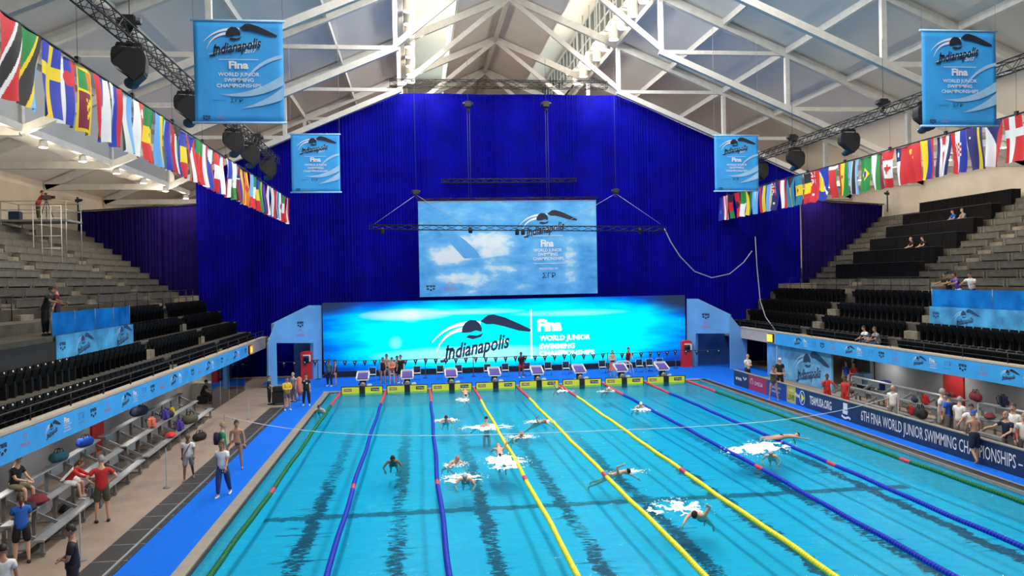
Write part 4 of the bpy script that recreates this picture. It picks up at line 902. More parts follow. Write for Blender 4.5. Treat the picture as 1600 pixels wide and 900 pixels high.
# white tubular frame beside the seventh block
p = gz(988, 583); bm = BM()
a_ = [(-.65, 0, 0), (-.55, 0, .95), (.55, 0, .95), (.7, 0, 0)]; tube(bm, [(x, y, z) for x, y, z in a_], .035, 8); tube(bm, ((-.55, .0, .95), (-.3, .3, 1.12), (.35, .3, 1.12), (.55, 0, .95)), .03, 8)
o = obj('tube_frame', bm, M['white']); o.location = (gy(975, 583, 50.6).x+.05, 50.9, .012); tag(o, 'white tubular frame standing over the seventh starting block', 'frame')
# ------------------------------------------------------------------ right side: sponsor boards, mural, door
def ysp(px): return gx(px, 610, 18.9).y
segs = [(1147, 1170, 'navy_board', (.012, .03, .10), 'dark navy board with white mark'), (1170, 1198, 'crimson_board', (.42, .02, .09), 'crimson board with white mark'), (1198, 1229, 'blue_board', (.015, .06, .35), 'blue board with pale lettering'),
        (1229, 1243, 'yellow_board', (.60, .55, .10), 'small yellow board reading LIVE'), (1243, 1258, 'blue_board', (.015, .06, .35), 'blue board with round ring mark'), (1258, 1330, 'navy_board_b', (.012, .035, .12), 'navy board with white web address and icon'), (1330, 1650, 'navy_board_c', (.01, .03, .085), 'long dark navy board with championship title')]
for a, b, nm, c, lb in segs:
    y1, y0 = ysp(a), (ysp(b) if b < 1601 else 12.0); t = thing('sponsor_board', lb+', on the right deck wall', 'sponsor board', (18.9, (y0+y1)/2, 0)); hw = (y1-y0)/2
    bm = BM(); box(bm, 0, .1, -hw+.01, hw-.01, .02, .88); obj('board', bm, mat(nm, c, .5), t)
    bm = BM(); box(bm, -.02, .14, -hw+.01, hw-.01, .88, .92); obj('top_rail', bm, M['stone'], t)
    f = Frame((-.002, 0, 0), (0, -1, 0), (0, 0, 1), .006); w_ = BM(); y2 = BM()
    U = lambda px: -(ysp(px)-(y0+y1)/2)
    if a == 1147: f.text(w_, 'arena', -.35, .38, .22, bold=.03, width=.85); [f.poly(w_, [(.55+q*.17-.09, .5+abs(q)*.08), (.55+q*.17, .42+abs(q)*.08), (.55+q*.17+.09, .5+abs(q)*.08), (.55+q*.17, .58+abs(q)*.08)]) for q in (-1, 0, 1)]
    elif a == 1170: f.text(w_, 'OMEGA', .15, .36, .22, width=1.1); f.stroke(w_, [(-.75+.16*math.cos(q), .5+.18*math.sin(q)) for q in [math.radians(-50+k*28) for k in range(11)]], .04)
    elif a == 1198: f.text(w_, 'Indiana Sports', -.1, .52, .16, width=1.3); f.text(w_, 'CORPORATION', -.1, .3, .10, width=1.0)
    elif a == 1229: f.text(w_, 'ARENA', 0, .6, .13, width=.6); f.text(y2, 'LIVE', 0, .18, .26, bold=.03, width=.75)
    elif a == 1243:
        f.text(w_, 'Fina', -.3, .42, .2, bold=.04, width=.45); f.stroke(w_, [(.2+.26*math.cos(q), .45+.34*math.sin(q)) for q in [k*2*PI/20 for k in range(21)]], .04); f.poly(y2, [(.1, .2), (.42, .45), (.1, .7)])
    elif a == 1258:
        f.text(w_, 'TEAMUSA.ORG', (U(1265)+U(1299))/2, .28, .40, bold=.02, width=U(1299)-U(1265))
        ux = U(1320); f.poly(w_, [(ux-.15, .5), (ux+.22, .5), (ux+.22, .8), (ux-.15, .8)]); f.poly(w_, [(ux-.2, .3), (ux+.2, .3), (ux+.25, .47), (ux-.22, .47)]); f.stroke(w_, [(ux-.3, .2), (ux, .12), (ux+.3, .2), (ux+.45, .14)], .1)
    else: f.text(w_, '6TH FINA WORLD JUNIOR SWIMMING CHAMPIONSHIPS \u2013', (U(1345)+U(1597))/2, .25, .46, bold=.004, width=U(1597)-U(1345))
    obj('white_lettering', w_, M['wprint'], t)
    if len(y2.faces): obj('accent_lettering', y2, M['yellow'] if a == 1243 else mat('olive_print', (.12, .16, .02), .6), t)
# mural panel
t = thing('mural_panel', 'blue swimmer mural panel covering the wall beneath the right stand', 'panel', (22.85, 46.5, 0)); hw = 4.15
bm = BM(); box(bm, 0, .1, -hw, hw, 0.02, 2.17); obj('sheet', bm, mat('mural_print', (.13, .40, .78), .6, var=.45, scale=.9), t)
f = Frame((-.004, 0, 0), (0, -1, 0), (0, 0, 1), .006); dk, wh = BM(), BM(); swim_logo(f, dk, wh, 1.6, 1.05, 4.2); obj('swimmer_mark', dk, mat('steel_blue_print', (.02, .06, .16), .6), t); obj('white_swoosh', wh, M['bprint'], t)
# doorway beyond the mural
t = struct('door_1', (lambda b: (box(b, 24.1, 24.5, 40.4, 42.2, 0, 2.15), b)[1])(BM()), M['dark'])
bm = BM()
for y in (40.4, 42.2): box(bm, 24.0, 24.15, y-.05, y+.05, 0, 2.15)
obj('door_frame', bm, M['alu'], t)
bm = BM(); box(bm, 24.18, 24.25, 33.3, 34.7, 0, 2.2); struct('trim_50', bm, M['red'])
bm = BM(); box(bm, -12.9, -12.82, 33.4, 34.6, 0, 2.2); struct('trim_51', bm, M['red'])
bm = BM()
for y0_, y1_ in ((35.2, 39.6), (27.2, 32.6), (20, 26)): box(bm, 24.1, 24.25, y0_, y1_, 1.95, 2.2)
struct('trim_52', bm, M['black'])
# ------------------------------------------------------------------ fascia banners
for sd, x, y0_, y1_ in (('left', -10.44, 12, 51.1), ('right', 22.54, 14, 48.7)):
    s = 1 if sd == 'left' else -1; ym = (y0_+y1_)/2; t = thing('fascia_banner', f'long sky-blue sponsor banner along the front edge of the {sd} stand', 'banner', (x, ym, 2.2)); L = (y1_-y0_)/2
    bm = BM(); box(bm, -.012, .012, -L, L, -.03, .67); obj('sheet', bm, M['bluecloth'], t)
    f = Frame((s*.014, 0, 0), (0, s, 0), (0, 0, 1), .004); dk, wh, rd, pb = BM(), BM(), BM(), BM()
    base = [24.35, 30.2, 35.9, 41.6, 47.6, 18.6] if s > 0 else [45.7, 39.9, 34.0, 28.4, 22.6, 17]
    for y in base:
        u = s*(y-ym)
        if not -L+1 < u < L-1: continue
        swim_logo(f, dk, wh, u, .36, 1.0); f.text(wh, 'Fina', u+.95, .40, .17, bold=.04, width=.36)
        for q in range(3): f.text(wh, ('WORLD JUNIOR', 'SWIMMING', 'CHAMPIONSHIPS')[q], u+1.0, .31-.09*q, .06, width=.55 if q != 1 else .4)
        if u+2.1 < L-.3: f.text(pb, '\u03a3\u0393\u03a1', u+2.0, .33, .2, width=.5); f.text(pb, 'PRESENTED BY', u+2.0, .2, .05, width=.55)
        if u+3.1 < L-.3: arena_logo(f, dk, u+2.95, .36, .48)
        if u+4.2 < L-.3: omega_logo(f, rd, u+4.15, .28, .62)
    obj('dark_marks', dk, M['ink'], t); obj('white_lettering', wh, M['wprint'], t); obj('red_marks', rd, M['rprint'], t); obj('blue_lettering', pb, mat('blue_print', (.05, .25, .6), .6), t)
for sd, x, y, s in (('left', -10.42, 51.9, 1), ('right', 22.52, 49.35, -1)):
    t = thing('digital_clock', f'small glowing orange clock display at the far end of the {sd} fascia banner', 'clock', (x, y, 2.25)); bm = BM(); box(bm, -.03, .06, -.42, .42, 0, .55); bm.transform(Matrix.Scale(1, 4)); obj('housing', bm, M['black'], t)
    bm = BM(); xx = sorted((s*.061, s*.075)); box(bm, xx[0], xx[1], -.38, .38, .04, .51); obj('display', bm, emis('amber_'+sd, (1, .55 if s < 0 else .25, .02), 1.3), t)
    f = Frame((s*.076, 0, 0), (0, s, 0), (0, 0, 1), .006); bm = BM(); f.text(bm, '20', 0, .14, .26, bold=.03); obj('digits', bm, emis('amber_digit_'+sd, (1, .9, .2), 1.6), t)
# ------------------------------------------------------------------ front railings
for sd in ('left', 'right'):
    x = RX[sd](-10.62); bm = BM(); tube(bm, ((x, 10, 3.38), (x, 57.5, 3.38)), .03, 6); t = thing('front_railing', f'dark metal guard rail along the front edge of the {sd} stand', 'railing'); obj('top_rail', bm, M['black'], t)
    for k in range(19):
        bm = BM(); y = 10.5+2.6*k; tube(bm, ((x, y, 2.97), (x, y, 3.38)), .025, 6); obj('post', bm, M['black'], t)
    bm = BM(); tube(bm, ((x, 10, 3.16), (x, 57.5, 3.16)), .012, 5); obj('mid_rail', bm, M['black'], t)
# ------------------------------------------------------------------ folding stadium seats
def seat_mesh():
    bm = BM(); prism(bm, [(-.22, -.08, .40), (.22, -.08, .40), (.24, -.16, .72), (.19, -.18, .84), (-.19, -.18, .84), (-.24, -.16, .72)], (0, .05, .01)); return bm
def seat_pan():
    bm = BM(); prism(bm, [(-.22, -.03, .40), (.22, -.03, .40), (.21, .06, .74), (-.21, .06, .74)], (0, .05, 0)); return bm
b1 = bpy.data.meshes.new('seat_shell'); q_ = seat_mesh(); q_.to_mesh(b1); q_.free(); b1.materials.append(M['seat'])
b2 = bpy.data.meshes.new('seat_pan'); q_ = seat_pan(); q_.to_mesh(b2); q_.free(); b2.materials.append(M['seat'])
b3 = bpy.data.meshes.new('seat_leg'); q_ = BM(); box(q_, -.26, -.22, -.12, .1, 0, .5); box(q_, -.02, .02, -.1, .0, 0, .42); q_.to_mesh(b3); q_.free(); b3.materials.append(M['black'])
b4 = bpy.data.meshes.new('seat_plate'); q_ = BM(); lathe(q_, [(0, 0), (.04, 0), (.04, .02), (0, .02)], 8, (0, -.105, .785), 'y'); q_.to_mesh(b4); q_.free(); b4.materials.append(M['wprint'])
# one light mesh (all four joined) for the far seats
q_ = BM()
for me_ in (b1, b2, b3): q_.from_mesh(me_)
bfar = bpy.data.meshes.new('stadium_seat'); q_.to_mesh(bfar); q_.free(); bfar.materials.append(M['seat'])
seat_list = []
rown = ['front row', 'second row', 'third row', 'fourth row']
for sd in ('left', 'right'):
    aisle = (AIS[sd][0]+2.6, AIS[sd][1]+3.2) if sd == 'left' else (AIS[sd][0]-.6, AIS[sd][1]+3)
    gapL = (38.4, 39.8); ga = (gapL, (47.6, 48.8)) if sd == 'left' else ((36.9, 38.2), (46.5, 47.7))
    for r_ in range(4):
        x = RX[sd](-11.42-r_); z = 2.5+.75*r_; y = 16.2 if sd == 'left' else 22; k = 0
        while y < 57.4:
            skip = any(a < y < b for a, b in ga) or (r_ >= 2 and ((22.5 if sd == 'left' else 10) < y < 38.4 if sd == 'left' else y < 36.9))
            if sd == 'left' and r_ >= 2 and y < 25.6: skip = False
            if not skip: seat_list.append((math.dist((x, y), (0, 0)), x, y, z, sd, r_, 'near section' if y < ga[0][0] else ('middle section' if y < ga[1][0] else 'far section')))
            y += .55
seat_list.sort(); q_ = BM()
for n_, (dist, x, y, z, sd, r_, sec) in enumerate(seat_list):
    rz = -PI/2 if sd == 'left' else PI/2
    if n_ >= 296:
        tmp = bfar.copy(); tmp.transform(Matrix.Translation((x, y, z)) @ Matrix.Rotation(rz, 4, 'Z')); q_.from_mesh(tmp); bpy.data.meshes.remove(tmp); continue
    if dist < 33:
        t = bpy.data.objects.new('stadium_seat', b1); C.objects.link(t)
        for nm, me_ in (('seat_pan', b2), ('seat_leg', b3), ('number_plate', b4)):
            c = bpy.data.objects.new(nm, me_); C.objects.link(c); c.parent = t
    else: t = bpy.data.objects.new('stadium_seat', bfar); C.objects.link(t)
    t.location = (x, y, z); t.rotation_euler = (0, 0, rz)
    t['label'] = f'black folding seat in the {rown[r_]}, {sec} of the {sd} stand'; t['category'] = 'seat'; t['group'] = f'black seats, {rown[r_]}, {sec}, {sd} stand'
o = obj('distant_stadium_seats', q_, M['seat']); tag(o, 'the rest of the black folding seats, far ends of both stands', 'seats', kind='stuff')
# aisle steps in the seat bank
for sd in ('left', 'right'):
    for a, b in (((38.4, 39.8), (47.6, 48.8)) if sd == 'left' else ((36.9, 38.2), (46.5, 47.7))):
        bm = BM()
        for r_ in range(3):
            x0_, x1_ = sorted((RX[sd](-11.7-r_), RX[sd](-11.35-r_))); box(bm, x0_, x1_, a+.1, b-.1, 2.5+.75*r_, 2.88+.75*r_)
        struct('trim_'+str(60+int(a)+(sd == 'right')*40), bm, M['conc_l'])
# ------------------------------------------------------------------ benches of the upper stands
bn = None
for sd in ('left', 'right'):
    d = DIR[sd]; x0 = UP0[sd]; A_ = AIS[sd]; secs = [(A_[2]+.6, 62.2), (A_[1]+.6, A_[2]-.6), (A_[0]+.6, A_[1]-.6), (GAP[sd][1]+.1, A_[0]-.6), (17, GAP[sd][0]-.2)]
    for i in range(UPN[sd]-1):
        for j, (a, b) in enumerate(secs):
            if j == 0: b = min(b, 57.9+(abs(x0+d*(RUN*i+.1)-(cx0 if d < 0 else cx1)))*.49)
            if sd == 'right' and i >= 1 and j in (1, 2) : a_ = a
            if j == 3 and i >= 8: a = GAP[sd][0]
            x = x0+d*(RUN*i+.50); z = 5.75+RISE*i; n = max(1, round((b-a)/2.4)); L = (b-a)/n
            key = (round(L, 2)); 
            for q in range(n):
                yc = a+L*(q+.5)
                if sd == 'right' and (27.5 < yc < 47-1.1*i) and False: continue
                if bn is None:
                    me1 = bpy.data.meshes.new('bench'); bm = BM(); box(bm, -.17, .17, -1, 1, .06, .38); box(bm, -.19, .19, -1, 1, .38, .42); bm.to_mesh(me1); bm.free(); me1.materials.append(M['bench'])
                    me2 = bpy.data.meshes.new('bench_support'); bm = BM(); box(bm, -.20, .15, -.98, -.90, 0, .38); bm.to_mesh(me2); bm.free(); me2.materials.append(M['conc_l']); bn = 1
                o = bpy.data.objects.new('bench', me1); C.objects.link(o); o.location = (x, yc, z); o.scale = (1, L/2*.985, 1)
                for s in (0, 1.82): c = bpy.data.objects.new('support', me2); C.objects.link(c); c.parent = o; c.location = (0, s, 0)
                sec = ['by the side curtain', 'in the second block from the curtain', 'in the third block from the curtain', 'beside the stairwell', 'nearest the viewer'][j]
                o['label'] = f'grey bench section in row {["one","two","three","four","five","six","seven","eight","nine","ten","eleven","twelve"][i]} {sec}, upper {sd} stand'; o['category'] = 'bench'; o['group'] = f'upper {sd} benches, row {i+1}, {sec}'
def blue_pane_mat(name):
    m = bpy.data.materials.new(name); m.use_nodes = True; nt = m.node_tree; nt.nodes.clear(); N = nt.nodes.new; L = nt.links.new
    o = N('ShaderNodeOutputMaterial'); t = N('ShaderNodeBsdfTransparent'); t.inputs[0].default_value = (.25, .6, 1, 1); d_ = N('ShaderNodeBsdfDiffuse'); d_.inputs[0].default_value = (.02, .30, .85, 1); mx = N('ShaderNodeMixShader')
    tc = N('ShaderNodeTexCoord'); n = N('ShaderNodeTexNoise'); n.inputs['Scale'].default_value = .8; n.inputs['Detail'].default_value = 4; mr = N('ShaderNodeMapRange'); mr.inputs[1].default_value = .35; mr.inputs[2].default_value = .65; mr.inputs[3].default_value = .35; mr.inputs[4].default_value = .8
    L(tc.outputs['Object'], n.inputs['Vector']); L(n.outputs['Fac'], mr.inputs[0]); L(mr.outputs[0], mx.inputs[0]); L(t.outputs[0], mx.inputs[1]); L(d_.outputs[0], mx.inputs[2]); L(mx.outputs[0], o.inputs[0]); return m
# ------------------------------------------------------------------ viewing platforms in front of the stairwells
for sd in ('left', 'right'):
    rx = RX[sd]; s = 1 if sd == 'left' else -1; y0_, y1_ = (24.3, 38.25) if sd == 'left' else (20, 36.7); yb = 30.4 if sd == 'left' else 20
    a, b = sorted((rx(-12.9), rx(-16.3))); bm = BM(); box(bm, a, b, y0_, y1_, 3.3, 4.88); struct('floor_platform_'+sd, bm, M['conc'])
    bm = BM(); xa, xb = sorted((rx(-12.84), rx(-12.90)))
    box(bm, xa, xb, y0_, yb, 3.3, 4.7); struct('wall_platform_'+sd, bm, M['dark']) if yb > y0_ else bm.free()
    ym = (yb+y1_)/2; L = (y1_-yb)/2; t = thing('platform_banner', f'bright blue splash-print banner on the front of the {sd} viewing platform', 'banner', (rx(-12.82), ym, 3.93))
    bm = BM(); box(bm, -.015, .015, -L, L, 0, .97); obj('sheet', bm, SPL if 0 else mat('splash_blue', (.07, .36, .82), .6, var=.5, scale=1.1), t)
    f = Frame((s*.017, 0, 0), (0, s, 0), (0, 0, 1), .004); dk, wh, bl = BM(), BM(), BM(); arena_logo(f, dk, -L+.5, .55, .5)
    swim_logo(f, dk, wh, -L+(2.4 if s > 0 else 2.6), .5, 1.7); swim_logo(f, dk, wh, (L-1.3 if s > 0 else -L+7.0), .55, 2.0 if s > 0 else 1.8); f.text(bl, '\u03a3\u0393\u03a1', 0 if s > 0 else -L+4.8, .4, .25, width=.6)
    obj('dark_marks', dk, mat('blue_black_print', (.02, .06, .18), .6), t); obj('white_swoosh', wh, M['bprint'], t); obj('blue_lettering', bl, mat('blue_print', (.05, .25, .6), .6), t)
    t = thing('glass_guard', f'glass guard with blue film around the {sd} viewing platform', 'glass guard', (rx(-12.95), ym, 4.9)); n = 4
    panes = blue_pane_mat('blue_pane_'+sd)  # panes mix see-through blue with patches of solid blue
    for k in range(n):
        bm = BM(); box(bm, -.01, .01, -L+2*L*k/n+.03, -L+2*L*(k+1)/n-.03, 0, .82); obj('pane', bm, panes, t)
    for k in range(n+1):
        bm = BM(); tube(bm, ((0, -L+2*L*k/n, 0), (0, -L+2*L*k/n, .86)), .02, 6); obj('post', bm, M['alu'], t)
    bm = BM(); box(bm, min(0, -s*2.2), max(0, -s*2.2), L-.01, L+.01, 0, .82); obj('end_pane', bm, M['glass'], t)
# pipe railings around the cross aisle and stairwells
def railing(pts, label, hgt=1.0, post=1.6, m=None):
    t = thing('pipe_railing', label, 'railing'); pts = [Vector(p) for p in pts]; m = m or M['black']; bm = BM(); tube(bm, [p+Vector((0, 0, hgt)) for p in pts], .025, 6); obj('top_rail', bm, m, t)
    bm = BM(); tube(bm, [p+Vector((0, 0, hgt*.55)) for p in pts], .02, 6); obj('mid_rail', bm, m, t)
    for a, b in zip(pts, pts[1:]):
        n = max(1, int((b-a).length/post))
        for k in range(n+1): p = a+(b-a)*k/n; bm = BM(); tube(bm, (p, p+Vector((0, 0, hgt))), .022, 6); obj('post', bm, m, t)
    return t
for sd in ('left', 'right'):
    d = DIR[sd]; x0 = UP0[sd]; g0, g1 = GAP[sd]; top = (x0+d*RUN*8, 5.75+RISE*8+.25)
    railing([(x0, g1+.1, 5.95), (top[0], g1+.1, top[1])], f'sloping dark pipe railing up the far side of the {sd} stairwell')
    railing([(x0, g0-.1, 5.95), (top[0], g0-.1, top[1])], f'sloping dark pipe railing up the near side of the {sd} stairwell')
    railing([(RX[sd](-14.75), 39.5, 5.32), (RX[sd](-14.75), 46.5, 5.32)], f'dark pipe railing along the cross aisle above the {sd} seats, nearer length')
    railing([(RX[sd](-14.75), 49.0, 5.32), (RX[sd](-14.75), 55.5, 5.32)], f'dark pipe railing along the cross aisle above the {sd} seats, farther length')
    railing([(x0-d*.1, g1+.3, 5.32), (x0-d*.1, AIS[sd][0]-.7, 5.32)], f'dark railing at the foot of the upper {sd} stand beside the stairwell')
    bm = BM(); a, b = sorted((RX[sd](-15.0), UP0[sd])); box(bm, a, b, 56.3, 57.9, 5.3, 5.9); struct('trim_'+('53' if d < 0 else '54'), bm, M['conc_l'])
# ------------------------------------------------------------------ draped work tables up the right stand
drapes = [(1450, 1597, 338, 318, 12), (1424, 1566, 372, 352, 10), (1398, 1538, 392, 374, 8), (1373, 1512, 402+4, 396-6, 6), (1347, 1476, 424+2, 408, 4), (1320, 1447, 446, 428, 2)]
for k, (pa, pb, py, _, row) in enumerate(drapes):
    x = UP0['right']+RUN*(row)+.02; z = 5.75+RISE*(row-1); y1_ = gx(pa, py, x).y; y0_ = gx(pb, py, x).y; n = 3
    y0_ = max(y0_, 20)
    for q in range(n):
        a = y0_+(y1_-y0_)*q/n; b = y0_+(y1_-y0_)*(q+1)/n
        t = thing('draped_table', f'work table draped in black cloth, {["top","second","third","fourth","fifth","lowest"][k]} tier of the right stand, {["near","middle","far"][q]} one', 'table', (x-.35, (a+b)/2, z), 0, 'black draped tables on the right stand')
        bm = BM(); L = (b-a)/2-.02; nn = 24; pts = []
        for i in range(nn+1): pts.append((-.34+.015*math.sin(i*2.1+q), -L+2*L*i/nn))
        top = [bm.verts.new((px_, py_, 1.02)) for px_, py_ in pts]; bot = [bm.verts.new((px_-.04-.02*math.sin(i*1.7), py_, .01)) for i, (px_, py_) in enumerate(pts)]
        bk = [bm.verts.new((.3, py_, 1.02)) for px_, py_ in pts]; bb = [bm.verts.new((.3, py_, .5)) for px_, py_ in pts]
        for i in range(nn): bm.faces.new((top[i], bot[i], bot[i+1], top[i+1])); bm.faces.new((bk[i], top[i], top[i+1], bk[i+1])); bm.faces.new((bb[i], bk[i], bk[i+1], bb[i+1]))
        bm.faces.new((top[0], bk[0], bb[0], bot[0])); bm.faces.new((bot[-1], bb[-1], bk[-1], top[-1])); obj('cloth', bm, M['vinyl'], t)
        bm = BM(); box(bm, -.37, .33, -L, L, 1.02, 1.05); obj('table_top', bm, mat('dark_table_top', (.05, .05, .06), .5), t)
# ------------------------------------------------------------------ aluminium bleachers on both decks
def bleacher(name, x, y0, y1, s, rows, label):
    """s=+1: rises towards +x"""
    t = thing('bleacher', label, 'bleacher', (x, (y0+y1)/2, 0)); L = (y1-y0)/2
    for i in range(rows):
        bm = BM(); xa, xb = sorted((s*(.72*i), s*(.72*i+.26))); boxb(bm, xa, xb, -L, L, .43+.40*i, .48+.40*i, .01); obj('seat_plank', bm, M['alu_l'], t)
        if i: bm = BM(); xa, xb = sorted((s*(.72*i-.36), s*(.72*i-.06))); boxb(bm, xa, xb, -L, L, .14+.40*(i-1)+.1, .18+.40*(i-1)+.1, .01); obj('foot_plank', bm, M['alu'], t)
    for i in range(1, rows):
        bm = BM(); y = -L+.1
        while y < L-.9: xa, xb = sorted((s*(.72*i+.02), s*(.72*i+.05))); box(bm, xa, xb, y, y+.95, .16+.40*i, .43+.40*i); y += 1.5
        obj('riser_panel', bm, M['alu'], t)
    n = int((y1-y0)/1.5); k = 0
    for q in range(n+1):
        y = -L+.25+(2*L-.5)*q/n; bm = BM()
        for i in range(rows): bar(bm, (s*(.72*i+.13), y, 0), (s*(.72*i+.13), y, .43+.40*i), .09, .05)
        bar(bm, (s*.05, y, .08), (s*(.72*(rows-1)+.2), y, .08), .06, .06); bar(bm, (s*.1, y, .35), (s*(.72*(rows-1)+.1), y, .35+.4*(rows-1)-.05), .05, .09)
        obj('leg_frame', bm, M['alu'], t)
    return t
bleacher('l', -9.95, 30.3, 41.6, -1, 3, 'grey aluminium bleacher on the left deck, far one with bags').rotation_euler.z = .04
bleacher('l', -9.40, 20.7, 29.8, -1, 3, 'grey aluminium bleacher on the left deck, near one with people sitting').rotation_euler.z = .06
bleacher('r', 20.75, 30.6, 39.2, 1, 3, 'grey aluminium bleacher on the right deck, far one behind the boards')
bleacher('r', 21.0, 20.0, 30.2, 1, 3, 'grey aluminium bleacher on the right deck, near one behind the boards')
# tall thin posts on the decks
for x, y, h_, lb in ((-8.2, 20.5, 1.15, 'grey post on the left deck behind the man in black'), (-8.25, 27.4, 1.3, 'thin post on the left deck beside the black mats, middle'), (-8.3, 40.6, 1.0, 'thin post on the left deck, far one'), (-7.0, 30.1, 1.9, 'thin post beside the woman in the white shirt'), (19.2, 25.7, 2.0, 'tall thin post behind the sponsor boards beside the man in blue')):
    bm = BM(); lathe(bm, [(0, 0), (.12, 0), (.12, .02), (.022, .04), (.022, h_), (0, h_)], 10); o = obj('deck_post', bm, mat('grey_post', (.20, .21, .23), .5)); o.location = (x, y, .0); tag(o, lb, 'post')
# glass screen and desk in the left doorway zone
for k in range(4):
    bm = BM(); box(bm, -.012, .012, -.98, .98, .02, 2.12); o = obj('glass_screen', bm, M['glass']); o.location = (-10.75, 44.6+2.05*k, 0); tag(o, f'clear glass panel of the left deck enclosure, {["nearest","second","third","farthest"][k]}', 'glass panel', 'glass panels of the left enclosure')
bm = BM(); box(bm, -13.1, -12.9, 45, 57.5, 0, 2.2); struct('wall_understand_back', bm, M['wall'])
bm = BM(); boxb(bm, -.9, .9, -.5, .5, 0, 1.0, .02); o = obj('counter', bm, M['white']); o.location = (-12.1, 48.2, 0); tag(o, 'white counter inside the glass enclosure', 'counter')
# table with plastic bin on the right deck
def table(loc, L, W, label, rz=0, h=.74):
    t = thing('folding_table', label, 'table', loc, rz); bm = BM(); boxb(bm, -W/2, W/2, -L/2, L/2, h-.04, h, .01); obj('table_top', bm, M['alu_l'], t)
    for y in (-L/2+.15, L/2-.15): bm = BM(); tube(bm, ((-W/2+.05, y, 0), (-W/2+.05, y, h-.04), (W/2-.05, y, h-.04), (W/2-.05, y, 0)), .02, 6); obj('leg', bm, M['black'], t)
    return t
table((23.4, 40.0, 0), 1.8, .7, 'grey folding table against the wall on the right deck'); table((23.0, 37.6, 0), 1.2, .6, 'small folding table with a blue bin, right deck')
bm = BM(); lathe(bm, [(0, 0), (.28, 0), (.36, .42), (.38, .42), (.38, .45), (.34, .45), (.27, .03), (0, .03)], 16); o = obj('plastic_tub', bm, mat('blue_tub', (.01, .03, .35), .4)); o.location = (23.0, 37.6, .745); tag(o, 'round dark blue plastic tub on the small table', 'tub')
bm = BM(); boxb(bm, -.3, .3, -.45, .45, 0, .55, .05); o = obj('clear_bag', bm, glassy('blue_plastic', (.3, .6, .8), .25, .3)); o.location = (23.4, 40.1, .745); tag(o, 'pale blue plastic-wrapped bundle on the folding table', 'bundle')

# ------------------------------------------------------------------ strip lights under the stand overhangs
sl = None
for sd in ('left', 'right'):
    for k in range(7):
        y = 18+5.2*k; x = RX[sd](-11.4)
        lb = f'long white strip light under the {sd} stand'
        if sl is None:
            sl = t = thing('strip_light', lb, 'light'); bm = BM(); boxb(bm, -.08, .08, -.75, .75, .0, .07, .01); obj('housing', bm, M['white'], t); bm = BM(); box(bm, -.06, .06, -.72, .72, -.015, 0); obj('tube', bm, M['lamp'], t)
            L4 = bpy.data.lights.new('strip_glow', 'AREA'); L4.shape = 'RECTANGLE'; L4.size = .14; L4.size_y = 1.4; L4.energy = 11; L4.color = (1, .95, .88)
        else: t = dup(sl, (0, 0, 0), None, lb)
        t.location = (x, y, 2.12); t['group'] = 'strip lights under the '+sd+' stand'; lo = bpy.data.objects.new('strip_glow', L4); C.objects.link(lo); lo.location = (x, y, 2.09)
# ------------------------------------------------------------------ people
JOBS = []
SKIN = {'p': mat('skin_fair', (.72, .42, .30), .55, var=.05), 't': mat('skin_tan', (.52, .27, .17), .55, var=.05), 'd': mat('skin_brown', (.22, .10, .06), .55, var=.05)}
HAIRC = {'k': mat('hair_black', (.012, .01, .009), .6), 'b': mat('hair_brown', (.09, .045, .02), .6), 'y': mat('hair_blond', (.40, .26, .12), .6), 'g': mat('hair_grey', (.35, .33, .31), .6)}
def cloth(c):
    pal = {'white': (.86, .86, .86), 'black': (.012, .012, .015), 'red': (.62, .03, .03), 'blue': (.01, .09, .60), 'royal': (.02, .13, .55), 'navy': (.01, .015, .05), 'khaki': (.24, .19, .12), 'olive': (.09, .085, .05), 'gray': (.15, .15, .16), 'lgray': (.30, .30, .30), 'yellow': (.80, .55, .02), 'green': (.01, .28, .12),
           'denim': (.03, .06, .18), 'teal': (.03, .16, .22), 'maroon': (.16, .01, .02), 'purple': (.10, .05, .40), 'pink': (.75, .04, .30), 'orange': (.75, .18, .08), 'salmon': (.75, .22, .15)}
    return mat('cloth_'+c, pal[c], .8, var=.12, scale=9)
def V(*a): return Vector(a)
def skin_job(verts, edges, radii, root, name, parent, mt, extra=None, sub=1):
    me = bpy.data.meshes.new(name); me.from_pydata([tuple(v) for v in verts], edges, []); o = bpy.data.objects.new('_tmp', me); C.objects.link(o)
    md = o.modifiers.new('s', 'SKIN'); md.use_smooth_shade = True; md.branch_smoothing = .6
    if not me.skin_vertices: bpy.context.view_layer.objects.active = o
    lay = me.skin_vertices[0].data if me.skin_vertices else None
    JOBS.append((o, radii, root, name, parent, mt, extra, sub))
def dirv(el, az=0):
    """unit vector: el degrees from straight down swinging forward (+y), az degrees outwards (+x)"""
    e, a = math.radians(el), math.radians(az); return V(math.sin(a), math.sin(e)*math.cos(a), -math.cos(e)*math.cos(a))
